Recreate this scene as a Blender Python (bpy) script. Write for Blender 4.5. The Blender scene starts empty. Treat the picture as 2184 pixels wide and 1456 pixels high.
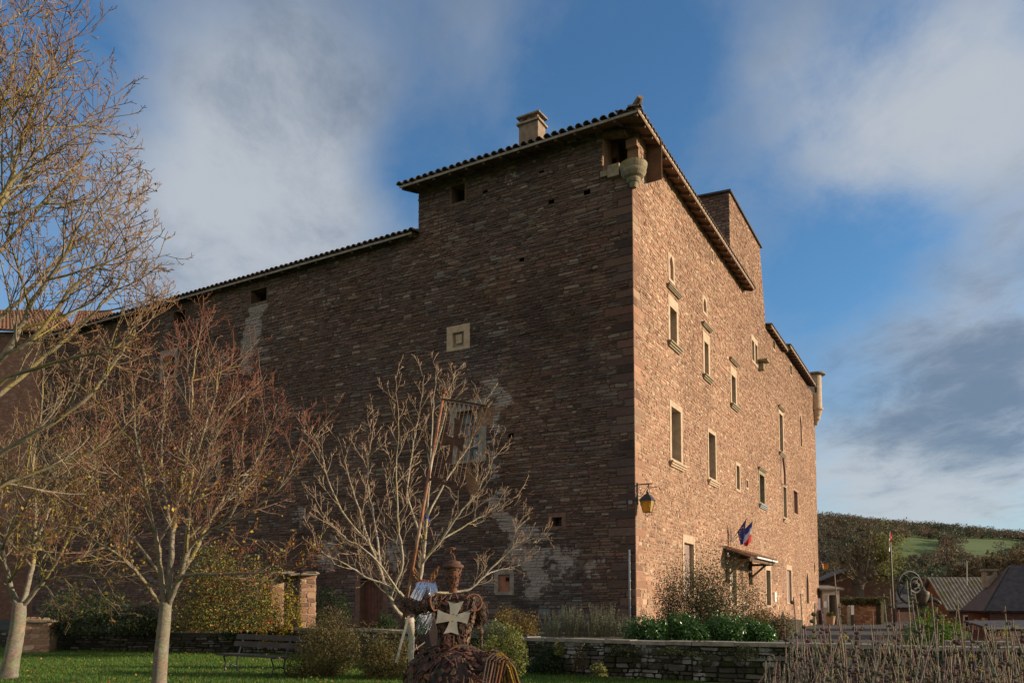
import bpy, math, random
import numpy as np
from mathutils import Vector, Matrix, noise as mn

SC = bpy.context.scene
COL = SC.collection
rad = math.radians

# ------------------------------------------------------------------ camera
F, CX, HY, TILT = 1684.0, 1092.0, 1285.0, rad(3.5)
EYE = Vector((0, 0, 1.6))
YP = HY - F * math.tan(TILT)
cam = bpy.data.cameras.new("camera")
camo = bpy.data.objects.new("camera", cam)
COL.objects.link(camo)
camo.location = EYE
camo.rotation_euler = (rad(90) + TILT, 0, 0)
cam.sensor_width = 36
cam.lens = 36 * F / 2184
cam.shift_y = (YP - 728) / 2184
cam.clip_start = 0.1
cam.clip_end = 6000
SC.camera = camo

# ------------------------------------------------------------------ light
SUN_EL = rad(13)
SUN_AZ = rad(93)          # clockwise from +Y
sdir = Vector((math.sin(SUN_AZ) * math.cos(SUN_EL), math.cos(SUN_AZ) * math.cos(SUN_EL), math.sin(SUN_EL)))
sun = bpy.data.lights.new("sun", 'SUN')
sun.energy = 5.0
sun.angle = rad(0.5)
sun.color = (1.0, 0.80, 0.575)
suno = bpy.data.objects.new("sun", sun)
COL.objects.link(suno)
suno.rotation_euler = sdir.to_track_quat('Z', 'Y').to_euler()
suno.location = (40, 0, 30)

SC.view_settings.view_transform = 'Standard'
SC.view_settings.look = 'None'
SC.view_settings.exposure = 0.38
SC.view_settings.gamma = 1
SC.view_settings.use_curve_mapping = False


def ray(px, py):
    u = px - CX
    v = YP - py
    return Vector((u, F * math.cos(TILT) - v * math.sin(TILT), F * math.sin(TILT) + v * math.cos(TILT)))


def at(px, py, Y):
    d = ray(px, py)
    return EYE + d * (Y / d.y)


def ground_hit(px, py, z=0.0):
    d = ray(px, py)
    return EYE + d * ((z - EYE.z) / d.z)


# ------------------------------------------------------------------ world
W = bpy.data.worlds.new("World")
SC.world = W
W.use_nodes = True
wt = W.node_tree
wt.nodes.clear()


class NT:
    """tiny node helper"""
    def __init__(self, tree):
        self.t = tree

    def n(self, typ, inputs=None, **props):
        nd = self.t.nodes.new(typ)
        for k, v in props.items():
            setattr(nd, k, v)
        if inputs:
            for k, v in inputs.items():
                s = nd.inputs[k]
                if isinstance(v, bpy.types.NodeSocket):
                    self.t.links.new(v, s)
                else:
                    s.default_value = v
        return nd

    def math(self, op, a, b=0.0, c=0.0, clamp=False):
        nd = self.n('ShaderNodeMath', operation=op, use_clamp=clamp)
        for i, v in enumerate((a, b, c)):
            if isinstance(v, bpy.types.NodeSocket):
                self.t.links.new(v, nd.inputs[i])
            else:
                nd.inputs[i].default_value = v
        return nd.outputs[0]

    def vmath(self, op, a, b=(0, 0, 0), out=0):
        nd = self.n('ShaderNodeVectorMath', operation=op)
        for i, v in enumerate((a, b)):
            if isinstance(v, bpy.types.NodeSocket):
                self.t.links.new(v, nd.inputs[i])
            else:
                nd.inputs[i].default_value = v
        return nd.outputs[out]

    def mix(self, fac, a, b, blend='MIX'):
        nd = self.n('ShaderNodeMix', data_type='RGBA', blend_type=blend)
        for s, v in ((nd.inputs['Factor'], fac), (nd.inputs[6], a), (nd.inputs[7], b)):
            if isinstance(v, bpy.types.NodeSocket):
                self.t.links.new(v, s)
            elif isinstance(v, (int, float)):
                s.default_value = v
            else:
                s.default_value = (*v, 1) if len(v) == 3 else v
        return nd.outputs[2]

    def ramp(self, fac, a, b, smooth=True):
        nd = self.n('ShaderNodeMapRange', interpolation_type='SMOOTHSTEP' if smooth else 'LINEAR')
        self.t.links.new(fac, nd.inputs[0])
        nd.inputs[1].default_value = a
        nd.inputs[2].default_value = b
        return nd.outputs[0]

    def noise(self, vec, scale, detail=4, rough=0.55, dist=0.0):
        nd = self.n('ShaderNodeTexNoise', {'Scale': scale, 'Detail': detail, 'Roughness': rough, 'Distortion': dist})
        if vec is not None:
            self.t.links.new(vec, nd.inputs['Vector'])
        return nd.outputs['Fac']


g = NT(wt)
sky = g.n('ShaderNodeTexSky', sky_type='NISHITA', sun_disc=False, sun_elevation=SUN_EL, sun_rotation=SUN_AZ,
          air_density=1.0, dust_density=0.6, ozone_density=2.2)
tc = g.n('ShaderNodeTexCoord')
D = g.vmath('NORMALIZE', tc.outputs['Generated'])
sep = g.n('ShaderNodeSeparateXYZ', {0: D})
zz = g.math('ADD', g.math('MAXIMUM', sep.outputs[2], 0.0), 0.16)
cp = g.n('ShaderNodeCombineXYZ', {0: g.math('DIVIDE', sep.outputs[0], zz), 1: g.math('DIVIDE', sep.outputs[1], zz), 2: 0.0})
rot = g.n('ShaderNodeMapping', {0: cp.outputs[0], 2: (0, 0, rad(-28)), 3: (1.0, 0.72, 1.0)})
nA = g.noise(rot.outputs[0], 1.7, 9, 0.62, 0.25)
nB = g.noise(D, 5.0, 6, 0.62, 0.4)
nC = g.noise(rot.outputs[0], 5.0, 10, 0.66, 0.25)


def blob(px, py, r, w):
    d = ray(px, py).normalized()
    dist = g.vmath('DISTANCE', D, tuple(d), out=1)
    m = g.ramp(dist, r, 0.0)
    return g.math('MULTIPLY', m, w)


cov = g.math('ADD', g.math('MULTIPLY', nA, 0.75), g.math('MULTIPLY', nB, 0.55))
cov = g.math('ADD', cov, g.math('MULTIPLY', nC, 0.95))
cov = g.math('ADD', cov, -0.90)
for b_ in [(560, 400, 0.22, 0.62), (430, 560, 0.20, 0.45), (680, 540, 0.14, 0.35), (690, 200, 0.16, 0.22), (480, 60, 0.22, 0.22), (760, 120, .18, .14), (1000, 60, .14, .12),
           (2080, 150, 0.15, 0.50), (1880, 300, 0.12, 0.40), (2184, 330, 0.14, 0.40), (1640, 120, 0.12, 0.22), (1760, 220, .1, .2),
           (1950, 880, 0.18, 0.36), (2120, 760, 0.16, 0.30), (2150, 1000, 0.18, 0.45), (1800, 1060, 0.16, 0.45), (1990, 1070, .12, .3), (2060, 640, .12, .2),
           (1400, 180, 0.15, -0.35), (1180, 60, 0.12, -0.16), (260, 250, 0.10, -0.25), (850, 340, 0.08, -0.35), (960, 240, .1, -.2),
           (1720, 600, 0.12, -0.30), (1960, 500, 0.10, -0.22), (100, 40, 0.12, -0.2), (240, 60, 0.1, -.1), (1450, 60, .08, -.1)]:
    cov = g.math('ADD', cov, blob(*b_))
cmask = g.ramp(cov, -0.04, 0.92)
cmask = g.math('MULTIPLY', cmask, 0.88)
# sky colour and clouds, cloud brightness from its own noise
skyc = g.n('ShaderNodeVectorMath', {0: sky.outputs[0], 1: (0.66, 1.0, 1.22)}, operation='MULTIPLY').outputs[0]
SKYS = 0.115
skyb = g.vmath('SCALE', skyc, (0, 0, 0))
skyb.node.inputs['Scale'].default_value = SKYS
dark = g.math('ADD', g.math('MULTIPLY', nC, 1.5), -0.42)
for b_ in [(2140, 880, 0.12, 0.45), (1960, 930, 0.10, 0.30), (1830, 830, 0.12, 0.22), (2050, 700, 0.12, 0.25), (700, 120, .2, .3), (560, 430, .2, -.25), (2040, 200, .2, -.45), (1850, 330, .14, -.3),
           (1950, 1060, .10, -.35), (2150, 1060, .08, -.25), (1760, 1030, .1, -.3), (2100, 620, .08, -.1)]:
    dark = g.math('ADD', dark, blob(*b_))
dk = g.ramp(dark, -0.05, 0.95)
cloudc = g.mix(dk, (0.41, 0.435, 0.465), (0.13, 0.17, 0.235))
# unseen warm cloud added behind the viewer to warm the shaded wall's light
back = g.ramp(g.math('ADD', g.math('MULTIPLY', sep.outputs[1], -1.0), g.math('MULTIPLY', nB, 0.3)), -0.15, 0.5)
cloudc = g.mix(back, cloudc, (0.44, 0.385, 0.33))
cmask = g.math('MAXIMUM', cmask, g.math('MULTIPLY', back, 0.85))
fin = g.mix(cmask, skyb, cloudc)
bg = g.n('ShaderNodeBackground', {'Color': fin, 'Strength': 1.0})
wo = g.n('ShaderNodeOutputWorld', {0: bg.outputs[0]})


# ------------------------------------------------------------------ materials
def principled(name, rough=0.8, metallic=0.0, spec=0.3):
    m = bpy.data.materials.new(name)
    m.use_nodes = True
    t = m.node_tree
    b = t.nodes['Principled BSDF']
    b.inputs['Roughness'].default_value = rough
    b.inputs['Metallic'].default_value = metallic
    b.inputs['Specular IOR Level'].default_value = spec
    return m, NT(t), b


def mat(name, c1, c2=None, rough=0.85, scale=6.0, detail=6, bump=0.3, bscale=None, metallic=0.0, spec=0.3, dist=0.01,
        stretch=(1, 1, 1), c3=None):
    m, q, b = principled(name, rough, metallic, spec)
    c2 = c2 or tuple(x * 0.6 for x in c1)
    tcn = q.n('ShaderNodeTexCoord')
    mp = q.n('ShaderNodeMapping', {0: tcn.outputs['Object'], 3: stretch}).outputs[0]
    n1 = q.noise(mp, scale, detail, 0.6)
    f = q.ramp(n1, 0.32, 0.68)
    c = q.mix(f, c2, c1)
    if c3:
        n2 = q.noise(mp, scale * 0.37, 5, 0.6)
        c = q.mix(q.ramp(n2, 0.52, 0.66), c, c3)
    q.t.links.new(c, b.inputs['Base Color'])
    if bump:
        nb = q.noise(mp, bscale or scale * 4, 5, 0.6)
        bp = q.n('ShaderNodeBump', {'Strength': bump, 'Distance': dist, 'Height': nb})
        q.t.links.new(bp.outputs[0], b.inputs['Normal'])
    return m


def attr_mat(name, rough=0.95, nscale=9.0, amp=0.5, bump=0.5, patchcol=None, transl=0.0, dist=0.012, stain=0.0, spec=0.15, stretch=None):
    """material coloured by the per-vertex stone / leaf / bark colour 'col' (its own colour; castle stone also carries shade)"""
    m, q, b = principled(name, rough, 0, spec)
    a = q.n('ShaderNodeAttribute', attribute_name='col')
    geo = q.n('ShaderNodeNewGeometry')
    P = geo.outputs['Position']
    if stretch: P = q.vmath('MULTIPLY', P, stretch)
    n1 = q.noise(P, nscale, 6, 0.65)
    k = q.math('ADD', q.math('MULTIPLY', n1, amp * 2), 1 - amp)
    if stain:
        n2 = q.noise(P, 0.35, 6, 0.6)
        k = q.math('MULTIPLY', k, q.math('ADD', q.math('MULTIPLY', n2, stain * 2), 1 - stain))
    kk = q.n('ShaderNodeCombineXYZ', {0: k, 1: k, 2: k})
    c = q.mix(1.0, a.outputs['Color'], kk.outputs[0], 'MULTIPLY')
    if patchcol:
        n3 = q.noise(P, 3.2, 7, 0.66)
        f = q.ramp(q.math('ADD', q.math('MULTIPLY', a.outputs['Alpha'], 1.5), q.math('MULTIPLY', n3, 0.9)), 0.93, 1.05)
        pc = q.mix(q.noise(P, 14, 4), tuple(x * 0.75 for x in patchcol), patchcol)
        c = q.mix(q.math('MULTIPLY', f, 0.82), c, pc)
    q.t.links.new(c, b.inputs['Base Color'])
    if bump:
        nb = q.noise(P, nscale * 4, 6, 0.65)
        bp = q.n('ShaderNodeBump', {'Strength': bump, 'Distance': dist, 'Height': nb})
        q.t.links.new(bp.outputs[0], b.inputs['Normal'])
    if transl:
        tr = q.n('ShaderNodeBsdfTranslucent', {'Color': c})
        mx = q.n('ShaderNodeMixShader', {0: transl, 1: b.outputs[0], 2: tr.outputs[0]})
        out = [x for x in q.t.nodes if x.type == 'OUTPUT_MATERIAL'][0]
        q.t.links.new(mx.outputs[0], out.inputs[0])
    return m


M = {}
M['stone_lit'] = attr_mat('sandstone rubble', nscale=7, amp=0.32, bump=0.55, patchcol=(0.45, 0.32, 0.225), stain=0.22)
M['stone_dark'] = attr_mat('weathered sandstone in shade tone', nscale=7, amp=0.45, bump=0.6, patchcol=(0.42, 0.37, 0.335), stain=0.36)  # shaded copy of the rubble; the shade sits in its stone colours
M['stone_wall'] = attr_mat('garden stone', nscale=9, amp=0.55, bump=0.8, patchcol=(0.40, 0.40, 0.38), stain=0.25)
M['cream'] = mat('dressed cream stone', (0.52, 0.40, 0.28), (0.40, 0.29, 0.20), 0.9, 4, bump=0.35, bscale=30)
M['greystone'] = mat('dressed grey stone', (0.33, 0.30, 0.25), (0.20, 0.18, 0.15), 0.9, 5, bump=0.4, bscale=30)
M['mossy'] = mat('mossy stone', (0.33, 0.275, 0.19), (0.20, 0.17, 0.12), 0.95, 5, bump=0.5, c3=(0.22, 0.18, 0.06))
M['wallstone'] = mat('rosy dressed stone', (0.37, 0.24, 0.165), (0.30, 0.19, 0.13), 0.92, 5, bump=0.4)
M['redstone'] = mat('dark red dressed stone', (0.20, 0.115, 0.085), (0.13, 0.078, 0.06), 0.92, 5, bump=0.4)
M['brick'] = mat('brick fill', (0.36, 0.17, 0.10), (0.27, 0.12, 0.08), 0.9, 5, bump=0.3)
M['tile'] = mat('canal tile', (0.23, 0.16, 0.11), (0.12, 0.09, 0.07), 0.95, 3.5, bump=0.5, c3=(0.14, 0.14, 0.11))
M['tile_red'] = mat('red canal tile', (0.33, 0.18, 0.11), (0.23, 0.12, 0.08), 0.9, 2.5, bump=0.4)
M['mortar_pale'] = mat('pale lime mortar', (0.55, 0.46, 0.36), (0.42, 0.34, 0.26), 0.95, 6, bump=0.3)
M['eavewood'] = mat('eaves board', (0.22, 0.13, 0.075), (0.13, 0.075, 0.045), 0.85, 3, bump=0.3, stretch=(1, 1, 4))
M['oldwood'] = mat('old timber', (0.17, 0.11, 0.075), (0.09, 0.06, 0.04), 0.9, 4, bump=0.4)
M['mauve'] = mat('mauve painted wood', (0.30, 0.21, 0.18), (0.24, 0.165, 0.14), 0.7, 5, bump=0.15)
M['doorbrown'] = mat('brown door wood', (0.16, 0.07, 0.05), (0.10, 0.045, 0.035), 0.75, 5, bump=0.25)
M['greydoor'] = mat('grey painted wood', (0.36, 0.31, 0.27), (0.29, 0.25, 0.21), 0.7, 5, bump=0.15)
M['glass'] = mat('dark window glass', (0.035, 0.042, 0.05), (0.02, 0.024, 0.03), 0.12, 1.5, bump=0.05, spec=0.6)
M['pane_grey'] = mat('clouded window glass', (0.20, 0.22, 0.22), (0.12, 0.14, 0.15), 0.25, 2.0, bump=0.05, spec=0.5)
M['void'] = mat('dark interior', (0.014, 0.011, 0.009), (0.008, 0.006, 0.005), 1.0, 3, bump=0)
M['bar'] = mat('window bars', (0.10, 0.10, 0.10), (0.06, 0.06, 0.06), 0.6, 5, bump=0.1)
M['iron'] = mat('black iron', (0.028, 0.03, 0.03), (0.016, 0.017, 0.018), 0.45, 12, bump=0.15, spec=0.5)
M['irongreen'] = mat('weathered cast iron', (0.055, 0.058, 0.045), (0.03, 0.03, 0.025), 0.6, 10, bump=0.3, c3=(0.14, 0.07, 0.03))
M['rust'] = attr_mat('rusted steel', 0.75, 22, 0.6, 0.7, stain=0.2, spec=0.35)
M['rustflat'] = mat('rusty plate', (0.13, 0.055, 0.032), (0.06, 0.028, 0.02), 0.75, 14, bump=0.4, spec=0.4)
M['rustsheet'] = mat('perforated rusty sheet', (0.30, 0.16, 0.09), (0.20, 0.10, 0.06), 0.75, 12, bump=0.3)
M['rustpole'] = mat('rusty pole', (0.34, 0.15, 0.075), (0.18, 0.075, 0.04), 0.65, 10, bump=0.3, c3=(0.4, 0.32, 0.24))
M['steel'] = mat('brushed steel', (0.40, 0.385, 0.34), (0.28, 0.265, 0.235), 0.42, 9, bump=0.15, metallic=0.55, c3=(0.36, 0.30, 0.22))
M['chrome'] = mat('shiny steel', (0.80, 0.82, 0.85), (0.6, 0.62, 0.66), 0.22, 9, bump=0.15, metallic=0.95)
M['slate'] = mat('slate', (0.065, 0.065, 0.07), (0.035, 0.035, 0.04), 0.7, 4, bump=0.4)
M['lauze'] = mat('stone slab', (0.28, 0.24, 0.19), (0.17, 0.15, 0.12), 0.9, 4, bump=0.5)
M['asphalt'] = mat('asphalt', (0.07, 0.068, 0.068), (0.05, 0.05, 0.05), 0.95, 3, bump=0.5, bscale=60)
M['soil'] = mat('garden soil', (0.06, 0.05, 0.03), (0.03, 0.03, 0.018), 1, 3, bump=0.6, c3=(0.04, 0.06, 0.02))
M['lawn'] = mat('lawn', (0.075, 0.15, 0.022), (0.05, 0.105, 0.018), 1, 1.2, bump=0.8, bscale=40, c3=(0.10, 0.13, 0.03))
M['field'] = mat('field', (0.105, 0.15, 0.042), (0.075, 0.115, 0.034), 1, 0.012, bump=0)
M['plaster'] = mat('pale plaster', (0.52, 0.46, 0.38), (0.42, 0.36, 0.29), 0.95, 3, bump=0.2)
M['whitepaint'] = mat('white paint', (0.75, 0.74, 0.70), (0.62, 0.60, 0.56), 0.6, 6, bump=0.1)
M['zinc'] = mat('zinc pipe', (0.27, 0.29, 0.29), (0.20, 0.21, 0.21), 0.5, 6, bump=0.1, spec=0.5)
M['corrug'] = mat('fibre cement sheet', (0.24, 0.24, 0.21), (0.13, 0.13, 0.11), 0.95, 3, bump=0.3, c3=(0.15, 0.16, 0.09))
M['terracotta'] = mat('terracotta pot', (0.42, 0.27, 0.17), (0.34, 0.21, 0.13), 0.85, 8, bump=0.15)
M['bark'] = attr_mat('bark', 0.9, 16, 0.85, 0.9, stain=.3, spec=0.2, dist=.02, stretch=(1, 1, 1.9))
M['leaf'] = attr_mat('leaves', 0.6, 4, 0.25, 0, transl=0.35, spec=0.3)
M['leafgloss'] = attr_mat('glossy leaves', 0.32, 4, 0.25, 0, transl=0.2, spec=0.5)
M['grass'] = attr_mat('grass blades', 0.7, 2, 0.3, 0, transl=0.4)
M['flagblue'] = mat('blue cloth', (0.04, 0.07, 0.32), (0.03, 0.05, 0.25), 0.85, 8, bump=0.1)
M['flagred'] = mat('red cloth', (0.62, 0.04, 0.045), (0.5, 0.03, 0.035), 0.85, 8, bump=0.1)
M['flagwhite'] = mat('white cloth', (0.75, 0.75, 0.76), (0.65, 0.65, 0.67), 0.85, 8, bump=0.1)
M['yellow'] = mat('yellow paint', (0.7, 0.5, 0.05), (0.6, 0.42, 0.04), 0.7, 8, bump=0.1)
M['straw'] = mat('straw rods', (0.42, 0.27, 0.05), (0.22, 0.12, 0.04), 0.7, 6, bump=0.2)
am, aq, ab = principled('amber glass', 0.2, 0, 0.5)
tn = aq.n('ShaderNodeTexCoord')
aq.t.links.new(aq.mix(aq.noise(tn.outputs['Object'], 3, 3), (0.50, 0.24, 0.03), (0.75, 0.42, 0.07)), ab.inputs['Base Color'])
ab.inputs['Transmission Weight'].default_value = 0.45
M['amber'] = am


# ------------------------------------------------------------------ object helpers
BASE = {}


def tag(o, label=None, cat=None, group=None, kind=None):
    if label: o['label'] = label
    if cat: o['category'] = cat
    if group: o['group'] = group
    if kind: o['kind'] = kind
    return o


def thing(name, label, cat, loc, group=None):
    o = bpy.data.objects.new(name, None)
    COL.objects.link(o)
    o.empty_display_size = 0.3
    o.location = loc
    BASE[o] = Vector(loc)
    return tag(o, label, cat, group)


def link_mesh(name, me, m, parent, base):
    o = bpy.data.objects.new(name, me)
    COL.objects.link(o)
    if m is not None:
        for mm in (m if isinstance(m, (list, tuple)) else [m]):
            me.materials.append(mm)
    if parent is not None:
        o.parent = parent
    else:
        o.location = base
    BASE[o] = Vector(base)
    return o


def np_mesh(name, V, sizes, loops, m, parent=None, cols=None, smooth=False, base=None, attr='col'):
    V = np.asarray(V, dtype=np.float64)
    if parent is not None:
        base = BASE[parent]
    elif base is None:
        base = Vector((float(V[:, 0].mean()), float(V[:, 1].mean()), float(V[:, 2].min())))
    V = V - np.array(base)
    me = bpy.data.meshes.new(name)
    sizes = np.asarray(sizes, dtype=np.int32)
    loops = np.asarray(loops, dtype=np.int32).ravel()
    me.vertices.add(len(V))
    me.vertices.foreach_set('co', V.astype(np.float32).ravel())
    me.loops.add(len(loops))
    me.loops.foreach_set('vertex_index', loops)
    me.polygons.add(len(sizes))
    st = np.zeros(len(sizes), dtype=np.int32)
    st[1:] = np.cumsum(sizes)[:-1]
    me.polygons.foreach_set('loop_start', st)
    me.polygons.foreach_set('use_smooth', np.full(len(sizes), smooth, dtype=bool))
    me.update(calc_edges=True)
    if cols is not None:
        cols = np.asarray(cols, dtype=np.float32)
        if cols.shape[1] == 3:
            cols = np.concatenate([cols, np.zeros((len(cols), 1), np.float32)], 1)
        ca = me.color_attributes.new(attr, 'FLOAT_COLOR', 'POINT')
        ca.data.foreach_set('color', cols.ravel())
    return link_mesh(name, me, m, parent, base)


class MB:
    def __init__(self):
        self.v, self.f, self.c = [], [], []
        self.col = None

    def add(self, vs, fs):
        k = len(self.v)
        self.v.extend([Vector(p) for p in vs])
        self.f.extend([[i + k for i in q] for q in fs])
        self.c.extend([self.col or (0.5, 0.5, 0.5)] * len(vs))

    def para(self, o, a, b, c):
        o, a, b, c = map(Vector, (o, a, b, c))
        vs = [o, o + a, o + a + b, o + b, o + c, o + a + c, o + a + b + c, o + b + c]
        fs = [[0, 3, 2, 1], [4, 5, 6, 7], [0, 1, 5, 4], [1, 2, 6, 5], [2, 3, 7, 6], [3, 0, 4, 7]]
        if a.cross(b).dot(c) < 0:
            fs = [q[::-1] for q in fs]
        self.add(vs, fs)

    def box(self, cx, cy, cz, sx, sy, sz, rz=0.0):
        c, s = math.cos(rz), math.sin(rz)
        a, b = Vector((c * sx, s * sx, 0)), Vector((-s * sy, c * sy, 0))
        self.para(Vector((cx, cy, cz)) - a / 2 - b / 2 - Vector((0, 0, sz / 2)), a, b, (0, 0, sz))

    def bar(self, p, q, w, h, up=(0, 0, 1)):
        p, q = Vector(p), Vector(q)
        d = q - p
        s = d.cross(Vector(up))
        if s.length < 1e-6:
            s = d.cross(Vector((1, 0, 0)))
        s.normalize()
        u = s.cross(d).normalized()
        self.para(p - s * w / 2 - u * h / 2, s * w, d, u * h)

    def tube(self, pts, rr, n=6, cap=True, close=False):
        pts = [Vector(p) for p in pts]
        if not isinstance(rr, (list, tuple)):
            rr = [rr] * len(pts)
        L = len(pts)
        k = len(self.v)
        ref = None
        vs = []
        for i, p in enumerate(pts):
            if close:
                d = pts[(i + 1) % L] - pts[i - 1]
            else:
                d = pts[min(i + 1, L - 1)] - pts[max(i - 1, 0)]
            if d.length < 1e-9:
                d = Vector((0, 0, 1))
            d.normalize()
            if ref is None:
                ref = d.orthogonal().normalized()
            else:
                ref = (ref - d * ref.dot(d))
                if ref.length < 1e-6:
                    ref = d.orthogonal()
                ref.normalize()
            b = d.cross(ref)
            for j in range(n):
                a = 2 * math.pi * j / n
                vs.append(p + (ref * math.cos(a) + b * math.sin(a)) * rr[i])
        fs = []
        for i in range(L if close else L - 1):
            i2 = (i + 1) % L
            for j in range(n):
                fs.append([i * n + j, i * n + (j + 1) % n, i2 * n + (j + 1) % n, i2 * n + j])
        if cap and not close:
            fs.append(list(range(n))[::-1])
            fs.append([(L - 1) * n + j for j in range(n)])
        self.add(vs, fs)

    def lathe(self, o, prof, n=16, ax=(0, 0, 1), sx=1.0, sy=1.0, a0=0.0, a1=None):
        o, ax = Vector(o), Vector(ax).normalized()
        u = ax.orthogonal().normalized()
        if abs(ax.z) > 0.99:
            u = Vector((1, 0, 0))
        w = ax.cross(u)
        full = a1 is None
        m = n if full else n + 1
        vs, fs = [], []
        for (r, h) in prof:
            for j in range(m):
                a = 2 * math.pi * j / n if full else a0 + (a1 - a0) * j / n
                vs.append(o + ax * h + (u * math.cos(a) * sx + w * math.sin(a) * sy) * r)
        for i in range(len(prof) - 1):
            for j in range(n):
                j2 = (j + 1) % n if full else j + 1
                fs.append([i * m + j, i * m + j2, (i + 1) * m + j2, (i + 1) * m + j])
        if full:
            if prof[0][0] > 1e-4: fs.append([j for j in range(m)][::-1])
            if prof[-1][0] > 1e-4: fs.append([(len(prof) - 1) * m + j for j in range(m)])
        self.add(vs, fs)

    def prism(self, poly, off):
        off = Vector(off)
        n = len(poly)
        vs = [Vector(p) for p in poly] + [Vector(p) + off for p in poly]
        fs = [list(range(n))[::-1], [n + i for i in range(n)]]
        for i in range(n):
            j = (i + 1) % n
            fs.append([i, j, n + j, n + i])
        nrm = Vector((0, 0, 0))
        for i in range(n):
            nrm += vs[i].cross(vs[(i + 1) % n])
        if nrm.dot(off) < 0:
            fs = [q[::-1] for q in fs]
        self.add(vs, fs)

    def sphere(self, c, r, n=8, m=6, sc=(1, 1, 1)):
        c = Vector(c)
        vs, fs = [], []
        for i in range(m + 1):
            th = math.pi * i / m
            for j in range(n):
                a = 2 * math.pi * j / n
                vs.append(c + Vector((r * sc[0] * math.sin(th) * math.cos(a), r * sc[1] * math.sin(th) * math.sin(a), r * sc[2] * math.cos(th))))
        for i in range(m):
            for j in range(n):
                fs.append([i * n + j, (i + 1) * n + j, (i + 1) * n + (j + 1) % n, i * n + (j + 1) % n])
        self.add(vs, fs)

    def ring(self, c, R, r, ax, n=12, k=5, arc=2 * math.pi, a0=0.0):
        c, ax = Vector(c), Vector(ax).normalized()
        u = ax.orthogonal().normalized()
        w = ax.cross(u)
        full = arc > 6.2
        pts = [c + (u * math.cos(a0 + arc * i / n) + w * math.sin(a0 + arc * i / n)) * R for i in range(n if full else n + 1)]
        self.tube(pts, r, k, True, full)

    def build(self, name, m, parent=None, smooth=False, base=None, col=False):
        sizes = [len(q) for q in self.f]
        loops = [i for q in self.f for i in q]
        return np_mesh(name, np.array([tuple(p) for p in self.v]), sizes, loops, m, parent,
                       np.array(self.c) if col else None, smooth, base)


def copy_tree(o, parent=None):
    c = o.copy()
    COL.objects.link(c)
    BASE[c] = BASE[o]
    if parent is not None:
        c.parent = parent
    for ch in list(o.children):
        copy_tree(ch, c)
    return c

# ------------------------------------------------------------------ castle frames
ANG = math.atan2(948, 1684)
dr = Vector((math.sin(ANG), math.cos(ANG), 0))
nr = Vector((math.cos(ANG), -math.sin(ANG), 0))
dl = Vector((-math.cos(ANG), math.sin(ANG), 0))
nl = Vector((-math.sin(ANG), -math.cos(ANG), 0))
C0 = at(1357, 1285, 27.0)
C0.z = 0


def mkframe(o, d, n):
    def fr(t, z, off=0.0):
        return o + d * t + n * off + Vector((0, 0, z))
    return fr


FR, FL = mkframe(C0, dr, nr), mkframe(C0, dl, nl)


def hit(px, py, o, d, n, off=0.0):
    r = ray(px, py)
    p = EYE + r * (((o + n * off) - EYE).dot(n) / r.dot(n))
    return (p - o).dot(d), p.z


def hitR(px, py, off=0.0): return hit(px, py, C0, dr, nr, off)
def hitL(px, py, off=0.0): return hit(px, py, C0, dl, nl, off)


def pbox(h, xa, ya, xb, yb):
    """opening from its near-top pixel (xa, ya), far x and near-bottom y -> (t0, t1, z0, z1)"""
    t0, z1 = h(xa, ya)
    _, z0 = h(xa, yb)
    t1 = h(xb, (ya + yb) / 2)[0]
    return (min(t0, t1), max(t0, t1), z0, z1)


def fbox(mb, fr, t0, t1, z0, z1, o0, o1):
    a = fr(t0, z0, o0)
    mb.para(a, fr(t1, z0, o0) - a, fr(t0, z0, o1) - a, Vector((0, 0, z1 - z0)))


def fpoly(mb, fr, pts, o0, o1):
    mb.prism([fr(t, z, o1) for t, z in pts], fr(0, 0, o0) - fr(0, 0, o1))


def subtract(ints, cuts):
    for (a, b) in cuts:
        out = []
        for (x, y) in ints:
            if b <= x or a >= y:
                out.append((x, y))
            else:
                if a > x: out.append((x, a))
                if b < y: out.append((b, y))
        ints = out
    return ints


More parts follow.
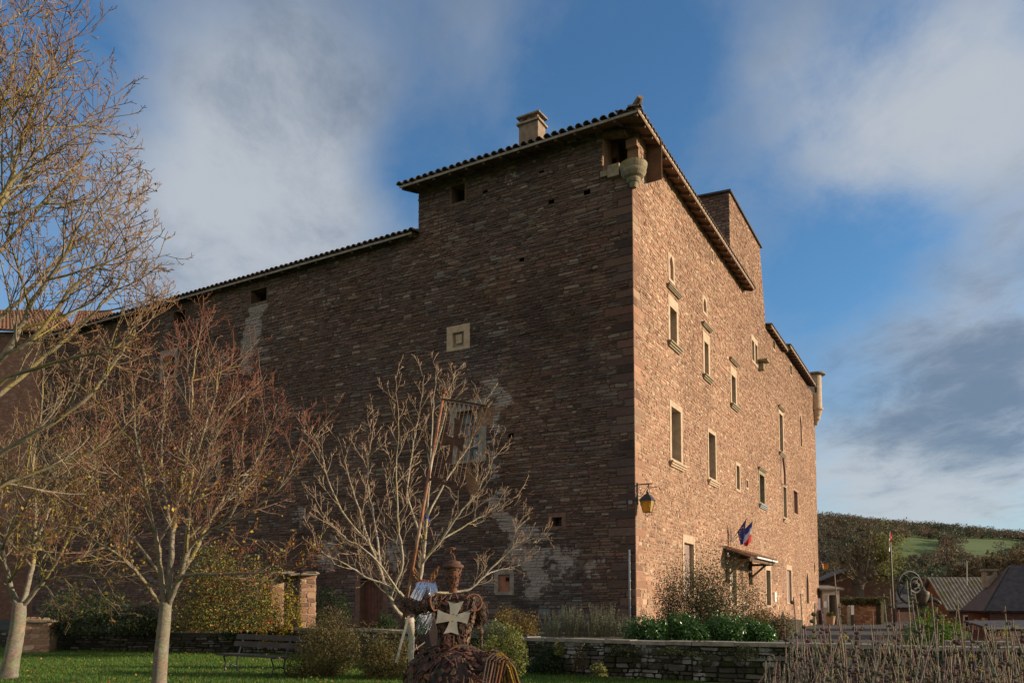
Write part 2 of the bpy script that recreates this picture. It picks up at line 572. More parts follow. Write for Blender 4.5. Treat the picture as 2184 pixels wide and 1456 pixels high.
def masonry(name, parent, fr, allowed, zlo, zhi, opens, hr, lr, gap, relief, pal, mortar, m, seed,
            quoin=None, patches=(), zone=None, backgap=0.5, big=None, smear=0.0):
    """a wall of individually laid stones over its mortar bed: allowed(z) -> list of (t0, t1); opens = (t0, t1, z0, z1)"""
    rng = np.random.default_rng(seed)
    zb = [zlo]
    while zb[-1] < zhi:
        h = rng.uniform(*hr)
        if big and zb[-1] < big: h *= rng.uniform(1.5, 2.1)
        if rng.random() < 0.12: h *= 0.6
        zb.append(zb[-1] + h)
    zb = np.array(zb)
    nb = len(zb)
    ph = rng.uniform(0, 6.28, (nb, 3))
    fq = rng.uniform(0.4, 2.6, (nb, 3))
    amp = 0.20 * hr[0]

    def B(k, t):
        t = np.asarray(t)
        k = np.asarray(k)
        return zb[k] + amp * (np.sin(t * fq[k, 0] + ph[k, 0]) + 0.8 * np.sin(t * fq[k, 1] * 2.1 + ph[k, 1]) + 0.5 * np.sin(t * fq[k, 2] * 5 + ph[k, 2]))

    T0, T1, K, Q = [], [], [], []
    for k in range(nb - 1):
        za, zc = zb[k], zb[k + 1]
        zm = (za + zc) / 2
        ints = allowed(zm)
        cuts = [(o[0], o[1]) for o in opens if min(zc, o[3]) - max(za, o[2]) > 0.35 * (zc - za)]
        ints = subtract(ints, cuts)
        if quoin is not None:
            qi = int(zm / quoin)
            q = (0.85 if (qi % 2) else 0.42) + 0.26 * math.sin(qi * 7.3)
            ints = subtract(ints, [(-1, q)])
        lmul = 1.6 if (big and za < big) else 1.0
        for (a, b) in ints:
            t = a
            while t < b - 1e-4:
                L = lr[0] + (lr[1] - lr[0]) * rng.random() ** 1.6
                L *= lmul
                e = t + L
                if b - e < lr[0] * 0.7: e = b
                T0.append(t); T1.append(e); K.append(k); Q.append(0)
                t = e
    T0, T1, K = np.array(T0), np.array(T1), np.array(K)
    N = len(T0)
    g = gap * rng.uniform(0.3, 0.8, (N, 4))
    jt = rng.normal(0, 0.012, (N, 4))
    bl = np.stack([T0 + g[:, 0] + jt[:, 0], B(K, T0) + g[:, 1]], 1)
    br = np.stack([T1 - g[:, 2] + jt[:, 1], B(K, T1) + g[:, 1]], 1)
    tr = np.stack([T1 - g[:, 2] + jt[:, 2], B(K + 1, T1) - g[:, 3]], 1)
    tl = np.stack([T0 + g[:, 0] + jt[:, 3], B(K + 1, T0) - g[:, 3]], 1)
    if quoin is not None:     # dressed corner blocks
        qa = []
        k0, k1 = int(zlo / quoin), int(zhi / quoin)
        for qi in range(k0, k1 + 1):
            z0, z1 = qi * quoin, (qi + 1) * quoin
            if z1 > zhi + 0.1 or z0 < zlo - 0.4: continue
            al = allowed((z0 + z1) / 2)
            if not al or al[0][0] > 0.01: continue
            q = (0.85 if (qi % 2) else 0.42) + 0.26 * math.sin(qi * 7.3)
            qa.append((-0.012, q, z0, z1))
        qa = np.array(qa)
        n2 = len(qa)
        gg = 0.012
        def cat(old, a, b, sa, sb):
            return np.concatenate([old, np.stack([qa[:, a] + sa * gg, qa[:, b] + sb * gg], 1)])
        bl = cat(bl, 0, 2, 0, 1); br = cat(br, 1, 2, -1, 1); tr = cat(tr, 1, 3, -1, -1); tl = cat(tl, 0, 3, 0, -1)
        Q = np.concatenate([np.zeros(N), np.ones(n2)])
        N += n2
    else:
        Q = np.zeros(N)
    corners = np.stack([bl, br, tr, tl], 1)                      # N,4,2
    cen = corners.mean(1)
    hh = np.linalg.norm(tl - bl, axis=1)
    ring = []
    for i in range(4):
        c, p, n = corners[:, i], corners[:, i - 1], corners[:, (i + 1) % 4]
        cut = np.minimum(rng.uniform(0.08, 0.36, N) * hh, 0.35 * np.linalg.norm(n - c, axis=1))
        cut = np.where(Q > 0, 0.012, cut)
        for q in (p, n):
            dvec = q - c
            ln = np.maximum(np.linalg.norm(dvec, axis=1, keepdims=True), 1e-6)
            ring.append(c + dvec / ln * np.minimum(cut[:, None], ln * 0.45))
    ring = np.stack(ring, 1)                                       # N,8,2
    inset = 0.010 + 0.25 * relief
    dc = cen[:, None, :] - ring
    ln = np.maximum(np.linalg.norm(dc, axis=2, keepdims=True), 1e-6)
    inner = ring + dc / ln * np.minimum(inset, ln * 0.4)
    base_r = relief * rng.uniform(0.35, 1.35, N)
    base_r = np.where(Q > 0, relief * 0.75, base_r)
    tx, tz = rng.normal(0, 0.055, N), rng.normal(0, 0.10, N)
    tx, tz = np.where(Q > 0, 0, tx), np.where(Q > 0, 0, tz)
    rel = inner - cen[:, None, :]
    off = base_r[:, None] + np.clip(tx[:, None] * rel[..., 0] + tz[:, None] * rel[..., 1], -relief * .6, relief * .6) + rng.normal(0, relief * 0.10, (N, 8)) * (Q == 0)[:, None]
    off = np.maximum(off, 0.002)
    TZ = np.concatenate([ring, inner], 1)                          # N,16,2
    OFF = np.concatenate([np.full((N, 8), -0.006), off], 1)
    o, d, n_ = fr(0, 0, 0), fr(1, 0, 0) - fr(0, 0, 0), fr(0, 0, 1) - fr(0, 0, 0)
    P = np.array(o)[None, None] + TZ[..., 0:1] * np.array(d) + OFF[..., None] * np.array(n_) + TZ[..., 1:2] * np.array((0, 0, 1.0))
    # colours: every stone its own tint
    pal_ = np.array([p[:3] for p in pal]); wts = np.array([p[3] for p in pal]); 
    wts = wts / wts.sum()
    ci = rng.choice(len(pal_), N, p=wts)
    colr = pal_[ci] * np.exp(rng.normal(0, 0.13, (N, 1)))
    colr = np.where(Q[:, None] > 0, pal_[rng.choice([0, 0, 2, 1, 4 if pal is PAL_DARK else 3], N)] * .90 * np.exp(rng.normal(0, 0.16, (N, 1))), colr)
    if zone is not None:
        zmul = np.array([zone(float(c[0]), float(c[1])) for c in cen])
        colr = colr * zmul

    def alpha(t, z):
        a = np.full_like(t, smear)
        for (pt, pz, r, w) in patches:
            a = np.maximum(a, w * np.exp(-(((t - pt) ** 2 + (z - pz) ** 2) / r ** 2)))
        return a
    cols = np.repeat(colr[:, None, :], 16, 1)
    al = alpha(TZ[..., 0], TZ[..., 1])
    cols = np.concatenate([cols, al[..., None]], 2).reshape(-1, 4)
    V = P.reshape(-1, 3)
    # outward winding?
    flip = Vector(d).cross(Vector((0, 0, 1))).dot(Vector(n_)) < 0
    base = (np.arange(N) * 16)[:, None]
    quads = []
    for i in range(8):
        j = (i + 1) % 8
        q = [i, j, 8 + j, 8 + i]
        quads.append(q[::-1] if flip else q)
    octo = [8 + i for i in range(8)]
    if flip: octo = octo[::-1]
    pat = np.array(sum(quads, []) + octo)
    loops = (base + pat[None]).reshape(-1)
    sizes = np.tile(np.array([4] * 8 + [8]), N)
    # mortar bed with the openings left open
    zs = [zlo, zhi]
    ts = []
    for z in np.arange(zlo, zhi, backgap): zs.append(z)
    for o_ in opens:
        zs += [max(o_[2], zlo), min(o_[3], zhi)]
        ts += [o_[0], o_[1]]
    zs = sorted(set(round(float(z), 4) for z in zs if zlo <= z <= zhi))
    mv, mc, ms = [], [], []
    for za, zc in zip(zs[:-1], zs[1:]):
        if zc - za < 1e-3: continue
        zm = (za + zc) / 2
        ints = subtract(allowed(zm), [(o_[0], o_[1]) for o_ in opens if o_[2] < zm < o_[3]])
        for (a, b) in ints:
            nn = max(1, int((b - a) / 0.8))
            tt = np.linspace(a, b, nn + 1)
            for x, y in zip(tt[:-1], tt[1:]):
                mv.append([(x, za), (y, za), (y, zc), (x, zc)])
    mv = np.array(mv).reshape(-1, 2)
    MP = np.array(o)[None] + mv[:, 0:1] * np.array(d) + mv[:, 1:2] * np.array((0, 0, 1.0))
    ma = alpha(mv[:, 0], mv[:, 1])
    mcol = np.concatenate([np.tile(np.array(mortar)[None], (len(mv), 1)), ma[:, None]], 1)
    nq = len(mv) // 4
    ml = np.arange(nq * 4).reshape(-1, 4)
    if flip: ml = ml[:, ::-1]
    V = np.concatenate([V, MP]); cols = np.concatenate([cols, mcol])
    loops = np.concatenate([loops, (ml + N * 16).reshape(-1)])
    sizes = np.concatenate([sizes, np.full(nq, 4)])
    return np_mesh(name, V, sizes, loops, m, parent, cols)


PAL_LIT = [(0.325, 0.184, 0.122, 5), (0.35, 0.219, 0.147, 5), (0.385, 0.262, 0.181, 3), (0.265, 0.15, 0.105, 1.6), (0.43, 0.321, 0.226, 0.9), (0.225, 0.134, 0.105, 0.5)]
PAL_DARK = [(0.147, 0.088, 0.073, 3), (0.151, 0.103, 0.081, 5), (0.132, 0.09, 0.078, 4), (0.181, 0.133, 0.104, 2.2), (0.095, 0.068, 0.061, 2.5), (0.251, 0.203, 0.16, 0.55), (0.164, 0.142, 0.125, 1.2)]  # castle stone for the shaded faces, with the shade put into its colours

# heights and lengths read off the photograph's sight lines
OHL, OHR = 0.85, 0.55
tip = EYE + ray(1357, 230) * 0
ZE = hitL(1110, 312, OHL)[1]                 # main eave edge
ZW = ZE + 0.14
SM = hitL(893, 440)[0]                       # main block end on the shaded side
TM = hitR(1586, 580)[0]                      # main eave end on the sunlit side
ZWING = hitL(620, 566, 0.45)[1]
SW = hitL(88, 790)[0]
ZRW = hitR(1660, 715, 0.35)[1]
TE = hitR(1747, 1285)[0]
TA = hitR(1556, 470)[0]
TB1, ZT = hitR(1620, 528)
TB0 = hitR(1632.5, 690)[0]
print('castle', ZE, SM, TM, ZWING, SW, ZRW, TE, TA, TB1, ZT, TB0)
ZB0 = hitL(1300, 365)[1]                     # floor of the corner opening
SLOG = hitL(1285, 330)[0]

castle = thing('castle', 'big red sandstone castle with a sunlit right face, shaded left face and tiled hip roof', 'castle', C0)

opR, opL = [], []        # holes


class Win:
    pass


def window(fr, lst, bx, w=0.16, proud=0.03, depth=0.32, fm=None, pane='glass', bars=(1, 2), hood=None, sill=None, head=None,
           kind='window', label=None, shutter=None, barw=0.035, arch=False, jambs=True):
    t0, t1, z0, z1 = bx
    fm = M[fm or 'cream']
    hd = head if head is not None else w
    lst.append((t0 - w, t1 + w, z0 - (0.1 if sill else 0.06), z1 + hd))
    mb = MB()
    fbox(mb, fr, t0 - w - .02, t0, z0, z1, -depth - .05, proud)
    fbox(mb, fr, t1, t1 + w + .02, z0, z1, -depth - .05, proud)
    if arch:
        tm, n = (t0 + t1) / 2, 8
        hw = (t1 - t0) / 2
        pts = [(t0 - w - .02, z1), (t0, z1)]
        top = z1 + hw * 1.25
        pts2 = []
        for i in range(n + 1):
            u = i / n
            pts2.append((t0 + 2 * hw * u, z1 + hw * 1.5 * (1 - abs(2 * u - 1) ** 1.7) ** 0.9))
        for i in range(n):
            a, b = pts2[i], pts2[i + 1]
            fpoly(mb, fr, [a, b, (b[0], top + hw * .6), (a[0], top + hw * .6)], -depth - .05, proud)
        fbox(mb, fr, t0 - w - .02, t0, z1, top + hw * .6, -depth - .05, proud - .004)
        fbox(mb, fr, t1, t1 + w + .02, z1, top + hw * .6, -depth - .05, proud - .004)
        lst[-1] = (t0 - w, t1 + w, z0 - .06, top + hw * .55)
        zt = top
    else:
        fbox(mb, fr, t0 - w - .02, t1 + w + .02, z1, z1 + hd + .02, -depth - .05, proud + .004)
        zt = z1
    fbox(mb, fr, t0 - w - .02, t1 + w + .02, z0 - 0.12, z0, -depth - .05, proud + .006)
    wo_ = mb.build(kind, fm, castle)
    if label: wo_['label'] = label
    mb = MB()
    fbox(mb, fr, t0 - .01, t1 + .01, z0 - .01, zt + .02, -depth - .06, -depth)
    if shutter:
        mb.build('shutter', M[shutter], wo_)
    else:
        mb.build('pane', M[pane], wo_)
        if bars:
            mb = MB()
            for i in range(bars[0]):
                t = t0 + (t1 - t0) * (i + 1) / (bars[0] + 1)
                fbox(mb, fr, t - barw, t + barw, z0, z1, -depth, -depth + .03)
            for i in range(bars[1]):
                z = z0 + (z1 - z0) * (i + 1) / (bars[1] + 1)
                fbox(mb, fr, t0, t1, z - barw * .7, z + barw * .7, -depth, -depth + .025)
            if bars[0] or bars[1]: mb.build('glazing_bar', M['bar'], wo_)
    if shutter:
        mb = MB()
        n = max(3, int((t1 - t0) / .16))
        for i in range(n):
            a = t0 + (t1 - t0) * i / n
            fbox(mb, fr, a + .006, a + (t1 - t0) / n - .006, z0, z1, -depth + .0, -depth + .02)
        mb.build('board', M[shutter], wo_)
    if hood:
        mb = MB()
        zz0 = z1 + hd + hood
        for i, (h0, h1, o) in enumerate([(0, .045, .06), (.045, .095, .10), (.095, .14, .14)]):
            fbox(mb, fr, t0 - w - .05 - o, t1 + w + .05 + o, zz0 + h0, zz0 + h1, -.05, o + .03)
        mb.build('hood_mould', M['mossy'], wo_)
        lst.append((t0 - w - .15, t1 + w + .15, zz0, zz0 + .14))
    if sill:
        mb = MB()
        for i, (h0, h1, o) in enumerate([(-.07, 0, .15), (-.15, -.07, .10), (-.22, -.15, .05)]):
            fbox(mb, fr, t0 - w - .02 - o * .6, t1 + w + .02 + o * .6, z0 - .12 + h0, z0 - .12 + h1, -.05, o + .03)
        mb.build('sill', M[sill], wo_)
        lst.append((t0 - w - .05, t1 + w + .05, z0 - .34, z0))
    return wo_


# --- sunlit face: rows of openings, measured on the photograph
R = lambda *a: pbox(hitR, *a)
for (a, lab) in [((1427.5, 652, 1442, 722), None), ((1501, 727, 1510, 793), None), ((1559, 798, 1568, 855), None)]:
    window(FR, opR, R(*a), w=0.2, head=0.42, hood=0.22, sill='mossy', depth=0.42, bars=(0, 1), pane='glass', label=lab)
window(FR, opR, R(1430.5, 866, 1451, 976), w=0.2, depth=0.4, bars=(1, 3), pane='pane_grey', sill='cream', head=0.22, label='tall window with clouded panes')
window(FR, opR, R(1510, 920, 1525, 1016), w=0.13, depth=0.4, bars=(1, 3), sill='cream')
window(FR, opR, R(1569.5, 991, 1576.5, 1041), w=0.14, depth=0.4, bars=None, pane='void')
window(FR, opR, R(1590.5, 1023, 1594.5, 1038), w=0.06, depth=0.4, bars=None, pane='void')
window(FR, opR, R(1619, 1010, 1629.5, 1069), w=0.2, depth=0.4, bars=(1, 1), hood=0.02, sill='zinc', fm='mossy', head=.2, label='window under a mossy moulded hood')
window(FR, opR, R(1661, 880, 1669, 958), w=0.2, depth=0.4, bars=(0, 1), hood=0.1, sill='mossy')
window(FR, opR, R(1669.5, 1036, 1677, 1101), w=0.12, depth=0.4, bars=(0, 1), sill='cream')
window(FR, opR, R(1691.5, 1044, 1700.5, 1092), w=0.12, depth=0.2, shutter='doorbrown', fm='wallstone', label='window with closed brown shutters')
b4 = R(1602.5, 724, 1614, 765)
tmid = (b4[0] + b4[1]) / 2
window(FR, opR, (b4[0], tmid - .1, b4[2], b4[3]), w=0.1, head=.3, depth=0.4, bars=None, pane='void')
opR.pop()
window(FR, opR, (tmid + .14, b4[1] + .04, b4[2], b4[3]), w=0.1, head=.3, depth=0.4, bars=None, pane='void')
opR.pop()
opR.append((b4[0] - .1, b4[1] + .14, b4[2] - .06, b4[3] + .3))
mb = MB()
tb, zb_ = hitR(1616, 768)
fbox(mb, FR, tb - .1, tb + .6, zb_ - .1, zb_ + .02, -.05, .55)
fbox(mb, FR, tb + .1, tb + .4, zb_ - .55, zb_ - .1, -.05, .3)
mb.build('stone_bracket', M['mossy'], castle)
window(FR, opR, R(1647.5, 724, 1652, 741), w=0.06, depth=0.4, bars=None, pane='void')
window(FR, opR, R(1684, 776, 1688, 796), w=0.08, depth=0.4, bars=None, pane='void')
window(FR, opR, R(1515.5, 533, 1519, 555), w=0.06, depth=0.4, bars=None, pane='void')
window(FR, opR, R(1457.8, 1156, 1479, 1268), w=0.17, head=.30, depth=0.16, shutter='mauve', kind='door', label='tall door with closed mauve shutters')
window(FR, opR, R(1557, 1192, 1570, 1285), w=0.17, head=.2, depth=0.16, shutter='greydoor', kind='door', label='pale grey door under the tiled canopy')
window(FR, opR, R(1633, 1215, 1643, 1290), w=0.2, head=.42, depth=0.3, bars=(0, 1), kind='door', label='dark glazed doorway with a stone lintel')
window(FR, opR, R(1677.5, 1214, 1687.5, 1283), w=0.2, head=.3, depth=0.12, shutter='mauve', kind='door', label='narrow door with closed mauve shutters')
window(FR, opR, R(1719, 1240, 1724, 1286), w=0.14, depth=0.4, bars=None, pane='void', arch=True, fm='wallstone')
# blocked lancets
for (a, fm_) in [((1426.5, 562, 1435, 592), 'cream'), ((1499, 650, 1505.5, 662), 'cream'), ((1704.5, 902, 1709.5, 948), 'wallstone'), ((1665.5, 1004, 1674.5, 1028), 'redstone')]:
    window(FR, opR, R(*a), w=0.12, depth=0.07, shutter=None, pane='wallstone', bars=None, arch=True, fm=fm_, kind='blocked_window')

# --- shaded face
L = lambda xa, ya, xb, yb: pbox(hitL, xb, ya, xa, yb)
window(FL, opL, L(964, 391, 992, 428), w=0.08, depth=0.5, bars=(0, 0), pane='void', fm='oldwood')
window(FL, opL, L(966, 706, 990, 738), w=0.26, depth=0.10, pane='greystone', bars=None, fm='cream', head=.26, kind='blocked_window', label='blocked window with a pale stone surround')
mb = MB()
bb = L(972, 712, 984, 730)
fbox(mb, FL, bb[0], bb[1], bb[2], bb[3], -.12, -.02)
mb.build('infill_stone', M['cream'], castle)
window(FL, opL, L(975, 872, 1022, 978), w=0.32, depth=0.28, pane='pane_grey', bars=(1, 3), fm='greystone', head=.36, barw=.06, label='tall window with a cream stone surround behind the banner')  # cream surround drawn in grey stone: shade put into its colour
window(FL, opL, L(1178, 1102, 1199, 1121), w=0.14, depth=0.35, pane='glass', bars=(2, 2), fm='redstone', barw=.015)
window(FL, opL, L(1063, 1224, 1088, 1261), w=0.16, depth=0.05, pane='brick', bars=None, fm='greystone', kind='blocked_window', label='small opening blocked with orange brick')
mb = MB()
bb = L(1077, 1230, 1085, 1239)
fbox(mb, FL, bb[0], bb[1], bb[2], bb[3], -.09, -.044)
mb.build('vent_hole', M['void'], castle)
window(FL, opL, L(768, 1232, 818, 1338), w=0.25, depth=0.3, shutter='doorbrown', fm='redstone', head=.35, kind='door', label='brown double door in the shaded face')
window(FL, opL, L(536, 612, 570, 640), w=0.05, depth=0.6, pane='void', bars=None, fm='oldwood')
window(FL, opL, L(372, 660, 396, 687), w=0.05, depth=0.6, pane='void', bars=None, fm='oldwood')
window(FL, opL, L(348, 756, 374, 800), w=0.2, depth=0.3, pane='glass', bars=(0, 1), fm='greystone', head=.3)
window(FL, opL, L(446, 972, 466, 1028), w=0.2, depth=0.3, pane='pane_grey', bars=(1, 3), fm='greystone', head=.2)
for (hx, hy, hs) in [(1155, 366, 5), (1035, 408, 5), (1252, 408, 7), (1176, 429, 6), (1090, 928, 6), (1113, 553, 5)]:
    bx = L(hx - hs, hy - hs * .7, hx + hs, hy + hs * .7)
    opL.append(bx)
    mb = MB()
    fbox(mb, FL, bx[0] - .03, bx[1] + .03, bx[2] - .03, bx[3] + .03, -.35, -.3)
    for s_ in (bx[0] - .03, bx[1]): fbox(mb, FL, s_, s_ + .03, bx[2] - .03, bx[3] + .03, -.3, -.004)
    for z_ in (bx[2] - .03, bx[3]): fbox(mb, FL, bx[0], bx[1], z_, z_ + .03, -.3, -.004)
    mb.build('putlog_hole', M['void'], castle)


def allowR(z):
    if z < ZRW + .1: return [(0.0 if z < ZB0 else 0.66, TE)]
    if z < ZW: return [(0.0 if z < ZB0 else 0.66, TB0 + (TB1 - TB0) * max(0, (z - ZRW)) / (ZT - ZRW))]
    tbz = TB0 + (TB1 - TB0) * (z - ZRW) / (ZT - ZRW)
    if z < ZT: return [(TA, tbz)]
    return []


def allowL(z):
    if z > ZB0: return [(SLOG, SM)]
    if z < ZWING + .05: return [(0.0, SW)]
    return [(0.0, SM)]


def pL(*l): return [(*hitL(x, y), r, w) for (x, y, r, w) in l]
def pR(*l): return [(*hitR(x, y), r, w) for (x, y, r, w) in l]


patL = pL((1046, 812, .2, .95), (1053, 824, .2, .95), (1060, 834, .22, .95), (1070, 844, .25, .95), (1080, 852, .25, .9), (1066, 866, .2, .8), (1056, 880, .25, .9), (1050, 900, .25, .9), (1062, 915, .22, .9),
          (1048, 945, .2, .85), (1050, 970, .22, .85), (1050, 1000, .22, .85), (1056, 1020, .2, .8), (1076, 1050, .22, .8), (1084, 1072, .2, .8), (1054, 1070, .28, .85), (1064, 1095, .3, .85), (1080, 1115, .4, .75),
          (1110, 1140, .7, .55), (1145, 1140, .3, .8), (1150, 1175, .3, .85), (1140, 1200, .3, .8), (1150, 1235, .35, .85), (1140, 1262, .35, .8), (1135, 1200, .9, .5), (1100, 1180, .8, .46), (1200, 1190, 1.2, .42), (1270, 1210, 1.0, .38),
          (548, 660, .7, .6), (540, 700, .8, .62), (532, 740, .8, .6), (525, 780, .7, .5), (558, 650, .5, .55),
          (840, 1180, 1.2, .42), (700, 1180, 1.5, .42), (640, 1100, 1.0, .4), (1090, 380, .5, .42), (700, 640, .9, .36), (800, 640, .7, .38), (480, 760, .8, .4))
patR = pR((1624, 1080, .5, .6), (1628, 1110, .5, .62), (1626, 1160, .5, .6), (1632, 1185, .6, .6), (1444, 1002, .3, .55), (1468, 1010, .3, .5), (1410, 1180, .3, .5), (1620, 560, .5, .5),
          (1624, 640, .6, .5), (1560, 1060, .3, .5), (1515, 1120, .4, .48), (1400, 1100, .5, .42), (1490, 1180, .6, .45), (1425, 560, .3, .5), (1500, 800, .4, .5))


def zoneL(t, z):
    k = mn.noise(Vector((t * .23, z * .3, 3.1))) + .5 * mn.noise(Vector((t * .1, z * .16, 7.7)))
    k2 = mn.noise(Vector((t * .6, z * .8, 9.1)))
    low = max(0.0, min(1.0, (4.2 - z) / 2.5)) * max(0.0, min(1.0, (8.0 - t) / 3)) * max(0.0, min(1.0, (t - 1.2) / 1.0))
    a = 1 + .34 * k + .22 * k2
    gr = .12 * mn.noise(Vector((t * .35, z * .4, 21.0)))
    a *= 1 + .22 * mn.noise(Vector((t * 1.3, z * .10, 33.0)))
    return (a * (1 - .16 * low - gr), a * (1 + .12 * low), a * (1 + .26 * low + gr))


def zoneR(t, z):
    k = mn.noise(Vector((t * .2, z * .25, 5.1)))
    k2 = mn.noise(Vector((t * .7, z * .7, 1.1)))
    a = 1 + .16 * k + .15 * k2
    b = max(0.0, min(1.0, (z - 13.0) / 3)) * max(0.0, min(1.0, (t - TA) / 2 + .3)) * (0.5 + 0.5 * k2)
    return (a * (1 - .30 * b), a * (1 - .32 * b), a * (1 - .32 * b))


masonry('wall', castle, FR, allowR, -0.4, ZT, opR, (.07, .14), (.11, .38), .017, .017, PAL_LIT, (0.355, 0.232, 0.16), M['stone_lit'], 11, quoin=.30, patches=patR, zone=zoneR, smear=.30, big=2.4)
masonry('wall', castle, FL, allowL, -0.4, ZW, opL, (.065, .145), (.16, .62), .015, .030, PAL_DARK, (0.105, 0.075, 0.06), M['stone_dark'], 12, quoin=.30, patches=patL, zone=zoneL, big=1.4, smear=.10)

# tower flank, main block end, far end and back of the castle (all rough stone)
FT = mkframe(C0 + dr * TA, -nr, -dr)
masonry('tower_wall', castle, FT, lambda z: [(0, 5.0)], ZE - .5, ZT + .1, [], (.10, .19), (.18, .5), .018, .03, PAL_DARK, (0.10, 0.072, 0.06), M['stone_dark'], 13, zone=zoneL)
FS = mkframe(C0 + dl * SM, -nl, dl)
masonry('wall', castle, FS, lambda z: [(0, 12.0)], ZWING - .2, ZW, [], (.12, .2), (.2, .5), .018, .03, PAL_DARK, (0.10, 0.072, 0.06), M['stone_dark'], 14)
FE = mkframe(C0 + dr * TE, -nr, dr)
masonry('wall', castle, FE, lambda z: [(0, 12.0)], -0.4, ZRW + .1, [], (.14, .24), (.25, .6), .02, .03, PAL_LIT, (0.4, 0.26, 0.17), M['stone_lit'], 15)
mb = MB()
fbox(mb, FT, .0, 5.0, ZE - .5, ZT, .4 - TB1 + TA, .2 - TB1 + TA)
fbox(mb, FT, 5.0, 5.2, ZE - .5, ZT, -(TB1 - TA) + .2, 0)
fbox(mb, FR, 9, TE, -.4, ZRW - .8, -12.2, -12.0)
fbox(mb, FL, 12.2, SW, -.4, ZWING - .5, -9.2, -9.0)
fbox(mb, FL, SW - .2, SW, -.4, ZWING - .1, -9.0, -.02)
mb.build('back_wall', mat('rough red stone', (0.25, 0.15, 0.11), (0.15, 0.09, 0.07), 0.95, 5, bump=.6), castle)

# corner loggia: bare opening under the eaves where the watch turret stood
mb = MB()
fbox(mb, FL, -.02, SLOG + .4, ZB0 - .12, ZB0 - .002, -1.6, -.02)
mb.build('loggia_floor', M['greystone'], castle)
mb = MB()
fbox(mb, FL, 0.9, SLOG + .02, ZB0, ZW, -.9, -.86)
fbox(mb, FL, -.6, .9, ZB0 + .02, ZW, -1.5, -1.46)
fbox(mb, FL, .86, .9, ZB0, ZW, -1.46, -.9)
mb.build('loggia_wall', mat('brown plaster', (0.15, 0.085, 0.055), (0.10, 0.06, 0.04), .95, 3), castle)
mb = MB()
fbox(mb, FL, 0.92, SLOG - .04, ZB0 + .02, ZB0 + .95, -.862, -.84)
mb.build('dark_opening', M['void'], castle)
mb = MB()
fbox(mb, FL, SLOG, SLOG + .25, ZB0, ZW, -.86, -.01)       # left jamb
fbox(mb, FR, .66, .95, ZB0, ZW, -.42, -.01)                # pier under the sunlit eave
fbox(mb, FR, .45, .66, ZB0 + .95, ZB0 + 1.25, -.40, .02)
fbox(mb, FR, .52, .66, ZB0 + .0, ZB0 + .55, -.38, -.02)
mb.build('pier', M['brick'] if False else mat('pier stone', (.36, .22, .15), (.25, .15, .105), .95, 5, bump=.6), castle)
mb = MB()
a_, b_ = FL(SLOG, ZB0 + 1.42, -.12), FL(.25, ZB0 + 1.28, -.12)
mb.bar(a_, b_, .35, .13)
mb.bar(FL(.25, ZB0 + 1.3, -.3), FL(.25, ZW + .1, -.3), .16, .16, up=(1, 0, 0))
mb.bar(FL(.25, ZB0 + 1.6, -.3), FL(.8, ZW, -.3), .1, .1)
mb.bar(FL(.25, ZB0 + 1.6, -.3), FR(.55, ZW, -.1), .1, .1)
mb.build('timber_post', M['oldwood'], castle)
mb = MB()
zb1, zb2 = at(1352, 345, 26.7).z, at(1352, 391, 26.9).z
hb = zb1 - zb2
cc = C0 + Vector((0, 0, zb2)) + (nl + nr) * 0.08
mb.lathe(cc, [(.10, -.25 * hb), (.16, -.02 * hb), (.20, .02 * hb), (.25, .14 * hb), (.25, .19 * hb), (.23, .22 * hb), (.34, .30 * hb), (.43, .48 * hb), (.45, .58 * hb), (.43, .63 * hb), (.45, .68 * hb), (.48, .85 * hb), (.49, .97 * hb), (.46, 1.0 * hb), (.1, 1.0 * hb)], 28)
mb.build('corbel_bowl', M['mossy'], castle, smooth=False)
mb = MB()
fbox(mb, FL, .45, SLOG + .05, ZB0 - .2, ZB0 - .0, -.1, .12)
fbox(mb, FL, .42, .85, ZB0 - .34, ZB0 + .1, -.1, .2)
mb.build('sill', M['mossy'], castle)

# ------------------------------------------------------------------ roofs
RAFT = []


